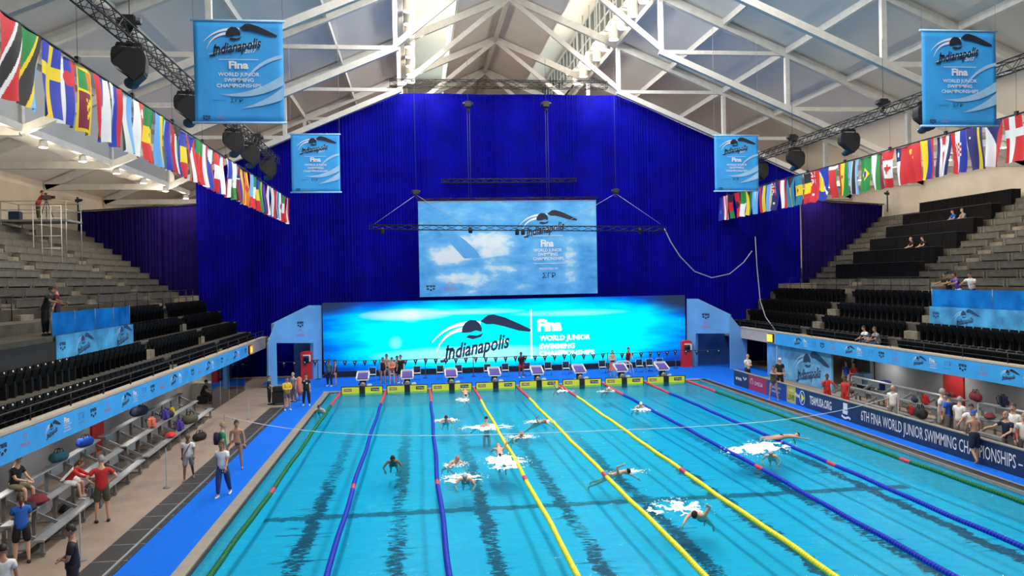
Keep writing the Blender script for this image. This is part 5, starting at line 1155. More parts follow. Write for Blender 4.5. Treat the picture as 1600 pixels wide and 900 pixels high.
POSES = {
 'stand': dict(),
 'stand2': dict(la=((8, 10), (20, 2)), ra=((-5, 8), (15, -4)), ll=((3, 5), (-3, 3)), rl=((-4, 6), (-6, 4))),
 'hips': dict(la=((-20, 42), (30, -45)), ra=((-20, 42), (30, -45))),
 'cross': dict(la=((15, 8), (80, -62)), ra=((15, 8), (85, -60))),
 'walk': dict(la=((25, 6), (45, 2)), ra=((-25, 6), (-5, 2)), ll=((-18, 2), (-38, 1)), rl=((24, 2), (10, 1)), bend=4),
 'phone': dict(ra=((20, 10), (150, -15)), la=((5, 8), (15, 0))),
 'reach': dict(ra=((60, 20), (85, 10)), la=((30, 10), (70, -10)), bend=10),
 'lean': dict(bend=38, ra=((70, 8), (88, 0)), la=((65, 8), (85, 0)), head=-15),
 'sit': dict(ll=((80, 8), (-4, 4)), rl=((84, 8), (4, 4)), la=((35, 8), (75, -15)), ra=((30, 8), (70, -15)), bend=18, seat=.46),
 'sitlean': dict(ll=((82, 14), (0, 4)), rl=((82, 14), (8, 4)), la=((50, 12), (75, -25)), ra=((50, 12), (75, -25)), bend=38, seat=.46, head=-10),
 'stretch': dict(la=((90, 60), (92, 75)), ra=((85, -35), (95, -75)), ll=((6, 8), (4, 6)), rl=((-4, 8), (-6, 6)), bend=5),
 'camera': dict(ra=((45, 10), (100, -20)), la=((55, 10), (100, -25)), bend=22, head=15),
 'rest': dict(la=((50, 25), (80, -10)), ra=((50, 25), (80, -10)), bend=20),
}
def rot_x(v, a): a = math.radians(a); return V(v.x, v.y*math.cos(a)-v.z*math.sin(a)*-1*-1 if False else v.y*math.cos(a)+v.z*math.sin(a), -v.y*math.sin(a)+v.z*math.cos(a))
def hand_geo(bm, w, d, side, up, s=1., curl=.5):
    """palm, four unequal bent fingers and a thumb leaving the side of the palm"""
    d = d.normalized(); n = up-d*up.dot(d)
    if n.length < .1: n = V(0, 1, 0)-d*d.y
    n.normalize(); a = d.cross(n)*side
    tube(bm, (w-d*.01*s, w+d*.03*s, w+d*.085*s), (.026*s, .036*s, .030*s), 8)
    for k, L in enumerate((.066, .075, .070, .055)):
        b = w+d*.082*s+a*(.027-.018*k)*s; m1 = b+d*L*.5*s-n*curl*.012*s; m2 = m1+(d*(1-curl*.6)-n*curl).normalized()*L*.5*s; tube(bm, (b-d*.01*s, b, m1, m2), (.0095*s, .0095*s, .0088*s, .007*s), 6)
    b = w+d*.03*s+a*.03*s; m1 = b+(a*.8+d*.7-n*.2).normalized()*.035*s; tube(bm, (b-a*.012*s, b, m1, m1+(d+a*.2-n*.3).normalized()*.028*s), (.011*s, .012*s, .010*s, .008*s), 6)
def head_geo(bm, c, fw, up, s=1., ears=True):
    fw = fw.normalized(); up = (up-fw*up.dot(fw)).normalized(); sd = fw.cross(up); rows = 12; n = 16; R = []
    for i in range(1, rows):
        t = PI*i/rows; zz = math.cos(t)*.118; rr = math.sin(t); ring = []
        for k in range(n):
            a = 2*PI*k/n; x = math.cos(a)*rr*.076; y = math.sin(a)*rr*.094
            if zz < 0: q = -zz/.118; x *= 1-.28*q*q; y = y*(1-.16*q)+.012*q
            if zz < -.03 and math.sin(a) < 0: y *= .82
            if abs(math.cos(a)) < .2 and math.sin(a) > 0 and -.045 < zz < .012: y += .016 if zz < -.012 else .007   # nose
            if zz < -.06 and math.sin(a) > .7: y += .006
            if .0 < zz < .035 and math.sin(a) > .6 and abs(math.cos(a)) > .2: y -= .006                     # eye sockets
            ring.append(bm.verts.new(c+(sd*x+fw*y+up*zz)*s))
        R.append(ring)
    tp = bm.verts.new(c+up*.118*s); bt = bm.verts.new(c+(up*-.116+fw*.012)*s)
    for k in range(n): bm.faces.new((tp, R[0][k], R[0][(k+1) % n])).smooth = True; bm.faces.new((bt, R[-1][(k+1) % n], R[-1][k])).smooth = True
    for i in range(rows-2):
        for k in range(n): bm.faces.new((R[i][k], R[i+1][k], R[i+1][(k+1) % n], R[i][(k+1) % n])).smooth = True
    for e in (-1, 1): tube(bm, (c+(sd*e*.07+up*.028)*s, c+(sd*e*.086+up*.012-fw*.01)*s, c+(sd*e*.075-up*.025)*s), (.008*s, .014*s, .008*s), 6)
    return fw, up, sd
def hair_geo(bm, c, fw, up, sd, s, style):
    n, rows = 16, 7; R = []; k_ = {'short': 1.0, 'cap': .85, 'bob': 1.35, 'long': 1.5, 'bald': .55}[style]; g = 1.10 if style != 'cap' else 1.05
    for i in range(rows+1):
        ring = []
        for k in range(n):
            a = 2*PI*k/n; front = math.sin(a)
            lim = (PI*.50*k_) if front < .25 else (PI*.36 if style != 'cap' else PI*.40)
            if -.2 < front < .5: lim = PI*.47*min(k_, 1.1)
            if style in ('long', 'bob') and front < .3: lim = PI*.60*min(k_, 1.3)*.9
            t = max(.05, lim*i/rows)
            ring.append(bm.verts.new(c+(sd*math.cos(a)*math.sin(t)*.076*g+fw*(math.sin(a)*math.sin(t)*.094*g-.004)+up*math.cos(t)*.118*(g if t < 1.5 else 1))*s))
        R.append(ring)
    bm.faces.new(R[0])
    for i in range(rows):
        for k in range(n): bm.faces.new((R[i][k], R[i+1][k], R[i+1][(k+1) % n], R[i][(k+1) % n])).smooth = True
    if style == 'long': tube(bm, (c+(up*.03-fw*.085)*s, c+(-up*.09-fw*.115)*s, c+(-up*.24-fw*.10)*s), (.035*s, .045*s, .015*s), 8)
def person(label, loc, rz, h=1.75, pose='stand', skin='t', hair='k', style='short', top=None, sleeves='short', bottom=None, shoes='black', group=None, sex='m', cap=None, over=None, z0=None, extra=None, lie=None, turn=0):
    P_ = dict(POSES[pose]); P_.update(over or {}); s = h/1.75; t = thing('person', label, 'person', loc, rz, group)
    W = .185 if sex == 'm' else .165; hipw = .095 if sex == 'm' else .10; bend = P_.get('bend', 0)
    def T(v): return rot_x(v, bend)                      # torso bends forwards about the hips
    pel = V(0, 0, 0); sp1 = T(V(0, .0, .14)); sp2 = T(V(0, .005, .29)); ch = T(V(0, 0, .42)); nb = T(V(0, -.005, .52)); nk = nb+T(V(0, .012, .06)); hd = nk+rot_x(V(0, .02, .115), bend*.35-P_.get('head', 0))
    verts = [pel, sp1, sp2, ch, nb, nk, nk*.35+hd*.65]; rad = [(.155, .13), (.145, .118) if sex == 'm' else (.125, .105), (.155, .118), (.14, .105), (.066, .064), (.060, .060), (.055, .055)]; ed = [(0, 1), (1, 2), (2, 3), (3, 4), (4, 5), (5, 6)]
    if top: rad[1] = rad[2] = (.13, .10); rad[3] = (.125, .095)
    if bottom and bottom[1] != 'brief': rad[0] = (.12, .10)
    J = {}
    for sd_, key, lk in ((1, 'ra', 'rl'), (-1, 'la', 'll')):
        (ue, ua), (fe, fa) = P_.get(key, ((4, 9), (14, 2))); m = lambda v: V(v.x*sd_, v.y, v.z)
        sh = T(V(W*sd_, 0, .435)); el = sh+m(dirv(ue, ua))*.275; wr = el+m(dirv(fe, fa))*.245; fd = m(dirv(fe, fa)); i = len(verts)
        verts += [sh, (sh+el)/2, el, (el*.6+wr*.4), wr, wr+fd*.035]; rad += [(.062, .062), (.050, .050), (.040, .040), (.040, .036), (.026, .022), (.028, .020)]; ed += [(3, i), (i, i+1), (i+1, i+2), (i+2, i+3), (i+3, i+4), (i+4, i+5)]
        J['sh', sd_], J['el', sd_], J['wr', sd_], J['fd', sd_] = sh, el, wr, fd
        (te, ta), (se, sa) = P_.get(lk, ((1, 4), (-1, 2))); hp = V(hipw*sd_, 0, -.04); kn = hp+m(dirv(te, ta))*.43; an = kn+m(dirv(se, sa))*.42; i = len(verts)
        fdn = rot_x(V(.12*sd_, 1, 0), -se*.35 if se < -15 else 0).normalized(); toe = an+fdn*.15+V(0, 0, -.045)
        verts += [hp, (hp*.5+kn*.5), kn, (kn*.7+an*.3), an, an+fdn*.06+V(0, 0, -.03), toe]; rad += [(.088, .09) if not bottom or bottom[1] == 'brief' else (.072, .075), (.072, .075), (.052, .055), (.052, .055), (.032, .034), (.036, .032), (.030, .018)]; ed += [(0, i)]+[(i+k, i+k+1) for k in range(6)]
        J['hp', sd_], J['kn', sd_], J['an', sd_], J['toe', sd_], J['fdn', sd_] = hp, kn, an, toe, fdn
    ft = min(J['an', 1].z, J['an', -1].z)-.075; lift = (P_['seat']/s+.10) if 'seat' in P_ else -ft; O = V(0, 0, lift)
    if z0 is not None: O = V(0, 0, z0/s)
    TR = lie or Matrix.Identity(4)
    def X(v): return (TR @ (v+O))*s
    vs = [X(v) for v in verts]; rd = [(a*s, b*s) for a, b in rad]
    ex = bmesh.new(); hc = X(hd); R3 = TR.to_3x3(); hfw = R3 @ rot_x(V(math.sin(turn), math.cos(turn), 0), bend*.35-P_.get('head', 0)); hup = R3 @ rot_x(V(0, 0, 1), bend*.35-P_.get('head', 0))
    s_ = s; s *= 1.08; fwv, upv, sdv = head_geo(ex, hc, hfw, hup, s)
    s = s_
    for sd_ in (1, -1): hand_geo(ex, X(J['wr', sd_])+(R3 @ J['fd', sd_])*.02*s, R3 @ J['fd', sd_], sd_, R3 @ V(0, .3, 1), s, .6)
    skin_job(vs, ed, rd, 0, 'body', t, SKIN[skin], ex)
    s *= 1.08; bm = BM()                                # eyes, brows and mouth
    for e in (-1, 1):
        c_ = hc+(sdv*e*.030+fwv*.083+upv*.014)*s; lathe(bm, [(0, -.006*s), (.009*s, -.004*s), (.010*s, .002*s), (0, .006*s)], 8, c_, 'y'); bar(bm, hc+(sdv*e*.016+fwv*.090+upv*.034)*s, hc+(sdv*e*.046+fwv*.078+upv*.034)*s, .007*s, .006*s)
    bar(bm, hc+(sdv*-.022+fwv*.086-upv*.058)*s, hc+(sdv*.022+fwv*.086-upv*.058)*s, .010*s, .008*s); obj('facial_features', bm, mat('face_dark', (.10, .03, .02), .6), t)
    if style != 'none': bm = BM(); hair_geo(bm, hc, fwv, upv, sdv, s, 'cap' if cap else style); obj('swim_cap' if cap else 'hair', bm, cloth(cap) if cap else HAIRC[hair], t)
    s = s_
    if top:
        g = .022; v2 = [X(p) for p in (pel+T(V(0, 0, -.13)), pel+T(V(0, 0, .05)), sp2, ch, nb+T(V(0, 0, .012)))]; r2 = [((a+g)*s, (b+g)*s) for a, b in ((.165, .14), (.155, .13), (.155, .12), (.14, .105), (.062, .060))]; e2 = [(0, 1), (1, 2), (2, 3), (3, 4)]
        for sd_ in (1, -1):
            i = len(v2); sh, el, wr = J['sh', sd_], J['el', sd_], J['wr', sd_]
            if sleeves == 'none': v2 += [X(sh*.9+ch*.1)]; r2 += [(.07*s, .07*s)]; e2 += [(3, i)]
            else:
                v2 += [X(sh), X(sh*.35+el*.65)]; r2 += [(.082*s, .082*s), (.070*s, .070*s)]; e2 += [(3, i), (i, i+1)]
                if sleeves == 'long': v2 += [X(el), X(wr*.92+el*.08)]; r2 += [(.058*s, .058*s), (.040*s, .040*s)]; e2 += [(i+1, i+2), (i+2, i+3)]
        skin_job(v2, e2, r2, 0, 'shirt', t, cloth(top))
    if bottom:
        col, ln = bottom; g = .018; v2 = [X(pel+T(V(0, 0, .17 if ln != 'brief' else .09))), X(pel)]; r2 = [(.165*s, .135*s), (.180*s, .150*s)]; e2 = [(0, 1)]
        f = {'brief': .12, 'short': .75, 'knee': .95, 'long': 1}[ln]
        for sd_ in (1, -1):
            i = len(v2); hp, kn, an = J['hp', sd_], J['kn', sd_], J['an', sd_]; v2 += [X(hp), X(hp*(1-f)+kn*f)]; r2 += [(.120*s, .118*s), ((.100 if f > .3 else .10)*s,)*2]; e2 += [(1, i), (i, i+1)]
            if ln == 'long': v2 += [X(kn*.5+an*.5), X(an*.95+kn*.05)]; r2 += [(.072*s, .075*s), (.058*s, .060*s)]; e2 += [(i+1, i+2), (i+2, i+3)]
        skin_job(v2, e2, r2, 0, {'brief': 'swimsuit', 'short': 'shorts', 'knee': 'shorts', 'long': 'trousers'}[ln], t, cloth(col))
    if shoes:
        for sd_ in (1, -1):
            a_, fdn = X(J['an', sd_]), (R3 @ J['fdn', sd_]); b = a_+V(0, 0, -.05*s)-fdn*.05*s; bm = BM()
            tube(bm, (b-fdn*.03*s, b, b+fdn*.11*s, b+fdn*.20*s+V(0, 0, -.012*s), b+fdn*.235*s+V(0, 0, -.018*s)), [q*s for q in (.018, .044, .044, .036, .014)], 10); obj('shoe', bm, cloth(shoes), t)
    for e in (extra or []): e(t, X, J, s, hc, fwv, upv, sdv, T)
    return t
def x_bag(col, side=1, big=1.):
    def f(t, X, J, s, hc, fw, up, sd, T):
        c = X(T(V(0, -.20, .25))); bm = BM(); lathe(bm, [(0, -.22*big), (.13*big, -.2*big), (.16*big, 0), (.13*big, .2*big), (0, .24*big)], 12); bm.transform(Matrix.Translation(c) @ Matrix.Diagonal((1, .7, 1, 1)))
        o = obj('backpack', bm, cloth(col)); o['label'] = col+' backpack worn by the '+t['label'].split(' with ')[0].split(', seen')[0].split(', standing')[0]; o['category'] = 'backpack'
        o.matrix_world = Matrix.Translation(t.location) @ Matrix.Rotation(t.rotation_euler.z, 4, 'Z')
    return f
def x_strap(t, X, J, s, hc, fw, up, sd, T):
    bm = BM(); bar(bm, X(T(V(-.10, .135, .46))), X(T(V(.14, .15, .05))), .035, .02); obj('bag_strap', bm, cloth('black'), t)
def x_towel(col='white', text=None):
    def f(t, X, J, s, hc, fw, up, sd, T):
        bm = BM(); R = []; n = 20
        for z, r in ((.02, .20), (-.25, .22), (-.60, .23)):
            R.append([bm.verts.new(X(V(r*math.cos(2*PI*k/n)*(1+.05*math.sin(k*2.2)), r*.8*math.sin(2*PI*k/n), z))) for k in range(n)])
        for i in range(2):
            for k in range(n): bm.faces.new((R[i][k], R[i][(k+1) % n], R[i+1][(k+1) % n], R[i+1][k])).smooth = True
        obj('wrapped_towel', bm, cloth(col), t)
    return f
def x_shawl(t, X, J, s, hc, fw, up, sd, T):
    bm = BM(); pts = [(-.20, -.02, .47), (0, -.15, .50), (.20, -.02, .47)]; low = [(-.34, .0, -.05), (0, -.26, -.20), (.26, -.05, .02)]; G = []
    for j in range(7): f = j/6; G.append([bm.verts.new(X(T(Vector(curve3(*[Vector(a).lerp(Vector(b), f) for a, b in zip(pts, low)], i/8))))) for i in range(9)])
    for j in range(6):
        for i in range(8): bm.faces.new((G[j][i], G[j][i+1], G[j+1][i+1], G[j+1][i])).smooth = True
    o = obj('draped_towel', bm, cloth('white'), t); o.modifiers.new('s', 'SOLIDIFY').thickness = .02
def curve3(a, b, c, t): return a*(1-t)**2+b*2*t*(1-t)+c*t*t
def finish_people():
    for o, radii, root, *_ in JOBS:
        sv = o.data.skin_vertices
        lay = sv[0].data
        for i, r in enumerate(radii): lay[i].radius = r; lay[i].use_root = (i == root); lay[i].use_loose = False
        sb_ = o.modifiers.new('u', 'SUBSURF'); sb_.levels = sb_.render_levels = 1
    bpy.context.view_layer.update(); dg = bpy.context.evaluated_depsgraph_get()
    for o, radii, root, name, parent, mt, extra, sub in JOBS:
        me = bpy.data.meshes.new_from_object(o.evaluated_get(dg)); bm = BM(); bm.from_mesh(me); bpy.data.meshes.remove(me)
        for f in bm.faces: f.smooth = True; f.material_index = 0
        if extra is not None: tmp = bpy.data.meshes.new('x'); extra.to_mesh(tmp); extra.free(); bm.from_mesh(tmp); bpy.data.meshes.remove(tmp)
        obj(name, bm, mt, parent)
    for o, *_ in JOBS: me = o.data; bpy.data.objects.remove(o); bpy.data.meshes.remove(me)
    JOBS.clear()
# ------------------------------------------------------------------ bags and small things
def bag(kind, loc, col, label, s=1., rz=0., name=None):
    t = thing(name or kind, label, 'bag', loc, rz); c = cloth(col)
    if kind == 'backpack':
        bm = BM(); boxb(bm, -.17*s, .17*s, -.12*s, .12*s, 0, .46*s, .08*s); obj('body', bm, c, t)
        bm = BM(); boxb(bm, -.12*s, .12*s, -.17*s, -.11*s, .05*s, .24*s, .03*s); obj('pocket', bm, c, t)
        for q in (-1, 1): bm = BM(); tube(bm, ((q*.1*s, .1*s, .42*s), (q*.12*s, .19*s, .3*s), (q*.11*s, .12*s, .06*s)), .018*s, 6); obj('strap', bm, cloth('black'), t)
    elif kind == 'duffel_bag':
        bm = BM(); lathe(bm, [(0, -.34*s), (.12*s, -.33*s), (.165*s, -.25*s), (.17*s, .25*s), (.12*s, .33*s), (0, .34*s)], 14, (0, 0, .155*s), 'x'); obj('body', bm, c, t)
        for q in (-1, 1): bm = BM(); tube(bm, ((-.14*s, q*.07*s, .30*s), (-.1*s, q*.05*s, .42*s), (.1*s, q*.05*s, .42*s), (.14*s, q*.07*s, .30*s)), .014*s, 6); obj('handle', bm, cloth('black'), t)
    else:
        bm = BM(); rr = random.Random(int(abs(loc[0]*100)+abs(loc[1]*37))); n, r_ = 14, 7; R = []
        for i in range(1, r_):
            a = PI/2*i/r_*1.0; R.append([bm.verts.new((math.cos(2*PI*k/n)*.24*s*math.sin(a)*(1+rr.uniform(-.12, .12)), math.sin(2*PI*k/n)*.2*s*math.sin(a)*(1+rr.uniform(-.12, .12)), .2*s*math.cos(a)*(1+rr.uniform(-.2, .2)))) for k in range(n)])
        bm.faces.new(R[0])
        for i in range(len(R)-1):
            for k in range(n): bm.faces.new((R[i][k], R[i+1][k], R[i+1][(k+1) % n], R[i][(k+1) % n])).smooth = True
        bm.faces.new(R[-1][::-1]); obj('cloth', bm, c, t)
    return t
def on_row(px, py, side, row):
    """a point on the plank of bleacher row (1..3); row 0 = deck"""
    z = .48+.40*(row-1) if row else 0.0
    p = gz(px, py, z)
    if row:
        if side == 'l': bx, ym, an = (-9.53, 25.25, .06) if p.y < 30 else (-10.08, 35.95, .04); p.x = bx-.72*(row-1)-an*(p.y-ym)
        else: p.x = (20.88 if p.y > 30.4 else 21.13)+.72*(row-1)
    return p
for k, px, py, side, row, col, s, lb in (('duffel_bag', 255, 648, 'l', 3, 'black', 1.0, 'black bag on the top row of the left bleacher beside the red column'), ('duffel_bag', 283, 647, 'l', 3, 'navy', 1.2, 'big navy bag on the top row of the left bleacher'),
    ('backpack', 268, 668, 'l', 2, 'salmon', 1.0, 'salmon pink backpack on the left bleacher'), ('backpack', 281, 655, 'l', 2, 'purple', .95, 'purple backpack leaning beside the salmon one'), ('duffel_bag', 298, 652, 'l', 2, 'navy', .9, 'navy and white bag beside the yellow one'), ('backpack', 306, 648, 'l', 2, 'yellow', .8, 'small yellow backpack at the end of the left bleacher'),
    ('backpack', 311, 672, 'l', 1, 'purple', 1.0, 'dark blue-purple backpack on the lowest row, far left bleacher'), ('duffel_bag', 329, 660, 'l', 1, 'olive', 1.2, 'large dark olive duffel bag at the far end of the left bleacher'), ('heap', 303, 682, 'l', 1, 'red', 1.1, 'crumpled red jacket on the left bleacher'), ('duffel_bag', 312, 688, 'l', 0, 'black', 1.0, 'black bag on the deck under the red jacket'),
    ('duffel_bag', 206, 694, 'l', 3, 'blue', .9, 'bright blue bag on the upper row of the left bleacher'), ('duffel_bag', 108, 720, 'l', 3, 'teal', .9, 'dark teal bag on the top row behind the girl in red'), ('heap', 159, 771, 'l', 1, 'pink', 1.1, 'bright pink jacket lying on the lowest row of the near left bleacher'), ('backpack', 140, 778, 'l', 1, 'gray', .8, 'grey bag beside the pink jacket'),
    ('heap', 72, 787, 'l', 2, 'maroon', 1.3, 'dark maroon towel on the middle row of the near left bleacher'), ('heap', 40, 800, 'l', 2, 'black', 1.2, 'black jacket on the bleacher behind the woman in blue'), ('heap', 105, 800, 'l', 0, 'black', 1.1, 'black jacket on the deck under the near left bleacher'),
    ('backpack', 1457, 632, 'r', 2, 'red', 1.0, 'red backpack on the right bleacher behind the men'), ('heap', 1449, 622, 'r', 3, 'maroon', .9, 'small maroon bag on the top row of the right bleacher'), ('duffel_bag', 1452, 652, 'r', 1, 'black', 1.3, 'large black bag on the lowest row, right bleacher'), ('backpack', 1441, 648, 'r', 1, 'red', .9, 'red and black bag beside the large black one, right bleacher'),
    ('duffel_bag', 1512, 627, 'r', 3, 'maroon', 1.1, 'dark red bag on the top row of the right bleacher'), ('backpack', 1561, 636, 'r', 3, 'navy', 1.1, 'navy backpack standing on the top row, right bleacher'), ('heap', 1530, 655, 'r', 2, 'maroon', 1.1, 'dark red towel on the middle row of the right bleacher'), ('duffel_bag', 1388, 630, 'r', 2, 'navy', .7, 'small navy bag at the far end of the right bleacher')):
    nm = {'heap': 'jacket' if 'jacket' in lb else ('towel' if 'towel' in lb else 'soft_bag')}.get(k, k); p = on_row(px, py, side, row); bag(k, (p.x, p.y, max(p.z, .0)+.004), col, lb, s, 1.2, nm)
# ------------------------------------------------------------------ persons
def foot(px, py, pyh=None, z=0.0, h=None):
    p = gz(px, py, z)
    if h is None: r = ray(px, pyh); k = math.hypot(p.x, p.y)/math.hypot(r.x, r.y); h = H+r.z*k-z
    return (p.x, p.y, z+.012), max(1.5, min(1.98, h))
def byhead(px, pyh, h, z=0.0):
    p = gz(px, pyh, z+h)
    if 20.35 < p.x < 24: p = gx(px, pyh, 20.3); h = min(max(p.z-z, 1.5), 1.98)
    return (p.x, p.y, z+.002), h
def P(label, fh, rz, pose, **k): loc, h = fh; return person('person '+label, loc, rz, h, pose, **k)
S = PI      # facing the viewer
P('in a black polo shirt standing near the left deck corner, facing left', byhead(112, 822, 1.80), PI/2+.3, 'cross', skin='t', top='black', bottom=('black', 'long'))
P('in a bright blue T-shirt seen from behind at the left edge', byhead(32, 772, 1.68), .5, 'cross', skin='p', hair='b', style='long', sex='f', top='royal', bottom=('black', 'knee'))
P('in white at the bottom left corner, only partly in view', byhead(4, 853, 1.6), .3, 'stand', skin='t', top='white', bottom=('gray', 'short'))
P('in a black shirt and khaki shorts sitting on the top bleacher row', ((gz(22, 762, 1.28).x, gz(22, 762, 1.28).y, .80), 1.75), -PI/2-.2, 'sit', skin='p', top='black', bottom=('khaki', 'knee'), over=dict(bend=10, la=((30, 6), (70, -30)), ra=((30, 6), (70, -30))))
P('in a red jacket with a white towel, sitting and leaning forward', ((gz(104, 755, .88).x, gz(104, 755, .88).y, .40), 1.6), -PI/2+.1, 'sitlean', skin='p', hair='b', style='long', sex='f', top='red', sleeves='long', bottom=('white', 'knee'), shoes='white', extra=[x_shawl])
p_ = foot(134, 817, 707); P('in a red polo and olive shorts seen from behind, hands on hips', ((p_[0][0]+.45, p_[0][1], .002), 1.84), .35, 'hips', skin='p', hair='g', top='red', bottom=('olive', 'knee'), shoes='black')
P('in a white T-shirt with a black shoulder strap, walking towards the viewer', foot(295, 751, 678), S+.15, 'walk', skin='d', top='white', bottom=('lgray', 'knee'), shoes='gray', cap='gray', over=dict(ll=((-14, 3), (-30, 2)), rl=((16, 3), (8, 2))), extra=[x_strap])
P('in a white T-shirt and blue jeans walking along the blue carpet', foot(349, 776, 689), S-.1, 'walk', skin='t', hair='b', style='bob', sex='f', top='white', bottom=('denim', 'long'), shoes='white', over=dict(ll=((-14, 2), (-26, 1)), rl=((12, 2), (6, 1))))
P('in a green shirt with a bag, standing behind the woman in white', byhead(347, 661, 1.74), -1.2, 'stand2', skin='p', hair='y', style='short', top='green', bottom=('gray', 'knee'), extra=[x_bag('navy')])
P('bare-chested with one leg raised, beside the person in green', foot(371, 734, 658), S+.2, 'stand2', skin='t', hair='k', shoes=None, bottom=('olive', 'brief'), over=dict(rl=((75, 25), (-10, 10)), la=((5, 14), (25, 4))))
P('in black standing by the black equipment cart, facing right', foot(421, 632, 588), -PI/2, 'reach', skin='p', hair='b', top='black', bottom=('black', 'long'), over=dict(bend=0, ra=((25, 5), (75, 0)), la=((10, 5), (40, 0))))
P('in a bright yellow jacket with arms folded at the far left corner', foot(449, 641, 590), S+.5, 'cross', skin='t', hair='k', top='yellow', sleeves='long', bottom=('gray', 'short'), shoes='white')
P('in a grey shirt standing just behind the yellow jacket', foot(459, 628, 583), S-.6, 'stand', skin='p', hair='g', top='lgray', bottom=('gray', 'long'))
t_ = P('in a black T-shirt and leggings with two white badges', foot(479, 634, 585), S, 'stand2', skin='p', hair='k', style='bob', sex='f', top='black', bottom=('black', 'long'), shoes='white')
bm = BM(); box(bm, -.10, -.02, .13, .145, 1.18, 1.26); box(bm, .04, .12, .14, .155, 1.32, 1.38); obj('badge', bm, M['wprint'], t_)
bm = BM(); boxb(bm, -.35, .35, -.3, .3, .1, .75, .04); boxb(bm, -.3, .3, -.35, .1, .75, 1.0, .03); cart = thing('equipment_cart', 'black wheeled equipment cart at the far left corner of the deck', 'cart', tuple(gz(434, 634, 0)+Vector((0, .5, 0)))); obj('body', bm, M['black'], cart)
for sx_ in (-1, 1):
    for sy_ in (-1, 1): bm = BM(); lathe(bm, [(0, -.03), (.09, -.03), (.1, 0), (.09, .03), (0, .03)], 12, (sx_*.28, sy_*.22, .1), 'x'); obj('wheel', bm, M['black'], cart)
bm = BM(); tube(bm, ((-.35, -.3, .9), (-.5, -.3, 1.0), (-.5, .3, 1.0), (-.35, .3, .9)), .02, 6); obj('handle', bm, M['alu'], cart)
p_ = gz(466, 628, 0); t = thing('orange_jacket', 'orange jacket hanging on a stand beside the person in black', 'jacket', (p_.x, p_.y+.5, 0)); bm = BM(); tube(bm, ((0, 0, 1.35), (0, 0, 1.25), (0, 0, .95), (.02, 0, .55), (.03, 0, .3)), [.05, .16, .17, .15, .1], 10); obj('cloth', bm, cloth('salmon'), t); bm = BM(); lathe(bm, [(.2, 0), (.2, .02), (.02, .03), (.02, 1.4), (0, 1.4)], 8); obj('stand', bm, M['black'], t)
far = 52.3
def fy(px, y=far): return (gy(px, 560, y).x, y, .014)
P('in a teal shirt and navy trousers at the far left end, by the screen', (fy(514), 1.72), S-.4, 'stand2', skin='d', top='teal', bottom=('navy', 'long'), shoes='white')
P('in a dark swimsuit turned sideways beside the teal shirt', (fy(524), 1.64), PI/2, 'stand', skin='t', top='black', sleeves='none', bottom=('black', 'brief'), sex='f', shoes=None, cap='black')
P('in swimwear, left of the trio of swimmers behind the first block', (fy(598, 52.8), 1.66), S-.2, 'stand', skin='t', top='black', sleeves='none', bottom=('black', 'brief'), sex='f', shoes=None)
P('in swimwear, middle and tallest of the trio of swimmers', (fy(604, 53.6), 1.80), S, 'stand2', skin='t', bottom=('black', 'brief'), shoes=None)
P('in orange swimwear, right of the trio of swimmers', (fy(612, 52.4), 1.68), S+.2, 'cross', skin='p', top='orange', sleeves='none', bottom=('black', 'brief'), sex='f', shoes=None)
P('with bare arms raised to the face beside the person in black shorts', (fy(620, 52.9), 1.72), S+.8, 'phone', skin='t', bottom=('black', 'short'), shoes=None)
P('in black T-shirt and black shorts behind the second block', (fy(626, 52.6), 1.80), S-.5, 'stand', skin='p', top='black', bottom=('black', 'knee'), shoes='white')
P('in a black hooded jacket and red shorts behind the fourth block', (fy(814, 53.5), 1.68), S+.2, 'phone', skin='d', style='bob', hair='k', top='black', sleeves='long', bottom=('red', 'short'), shoes='white', sex='f')
P('wrapped in a pinkish towel, standing left of the white frame', (fy(957, 52.6), 1.72), S-.3, 'cross', skin='p', bottom=('navy', 'short'), shoes=None, cap='green', extra=[x_towel('salmon')])
P('in a red and black swimsuit standing behind the seventh block', (fy(981, 54.0), 1.76), S, 'reach', skin='p', top='maroon', sleeves='none', bottom=('black', 'brief'), sex='f', shoes=None, over=dict(bend=15))
# right deck
P('in a white T-shirt and navy shorts behind the first sponsor board', ((19.9, 46.9, 0), 1.74), S+.3, 'cross', skin='p', hair='y', top='white', bottom=('navy', 'knee'))
P('in a swimsuit stretching one arm across, on the right blue carpet', foot(1209, 626, 572), PI*.85, 'stretch', skin='t', top='olive', sleeves='none', bottom=('olive', 'brief'), sex='f', shoes=None, hair='b', style='long')
P('in black with a white cap behind the stretching swimmer', byhead(1218, 560, 1.74), S, 'stand', skin='t', top='black', bottom=('black', 'long'), cap='white')
P('in red with one hand at the mouth, left of the two red officials', byhead(1292, 585, 1.74), S-.3, 'phone', skin='d', top='red', bottom=('red', 'long'), over=dict(la=((40, 40), (50, 30))))
P('in red turned sideways, right of the two red officials', byhead(1321, 588, 1.74), PI*.6, 'stand2', skin='d', top='red', bottom=('red', 'long'))
P('bald in a white T-shirt behind the long title board', byhead(1395, 603, 1.74), PI*.75, 'stand2', skin='p', style='none', top='white', bottom=('lgray', 'knee'))
P('with grey hair and a white T-shirt, left of the man in blue', byhead(1471, 602, 1.88), S+.7, 'stand2', skin='p', hair='g', top='white', bottom=('lgray', 'knee'))
P('in a royal blue polo with a black backpack, seen from behind', byhead(1482, 615, 1.80), .4, 'stand', skin='t', hair='k', top='blue', bottom=('gray', 'long'), extra=[x_bag('black', 1, 1.1)])
P('in a white T-shirt bending over the bleacher behind the blue polo', byhead(1499, 621, 1.7), -1.2, 'stand2', skin='p', hair='g', top='white', bottom=('lgray', 'knee'))
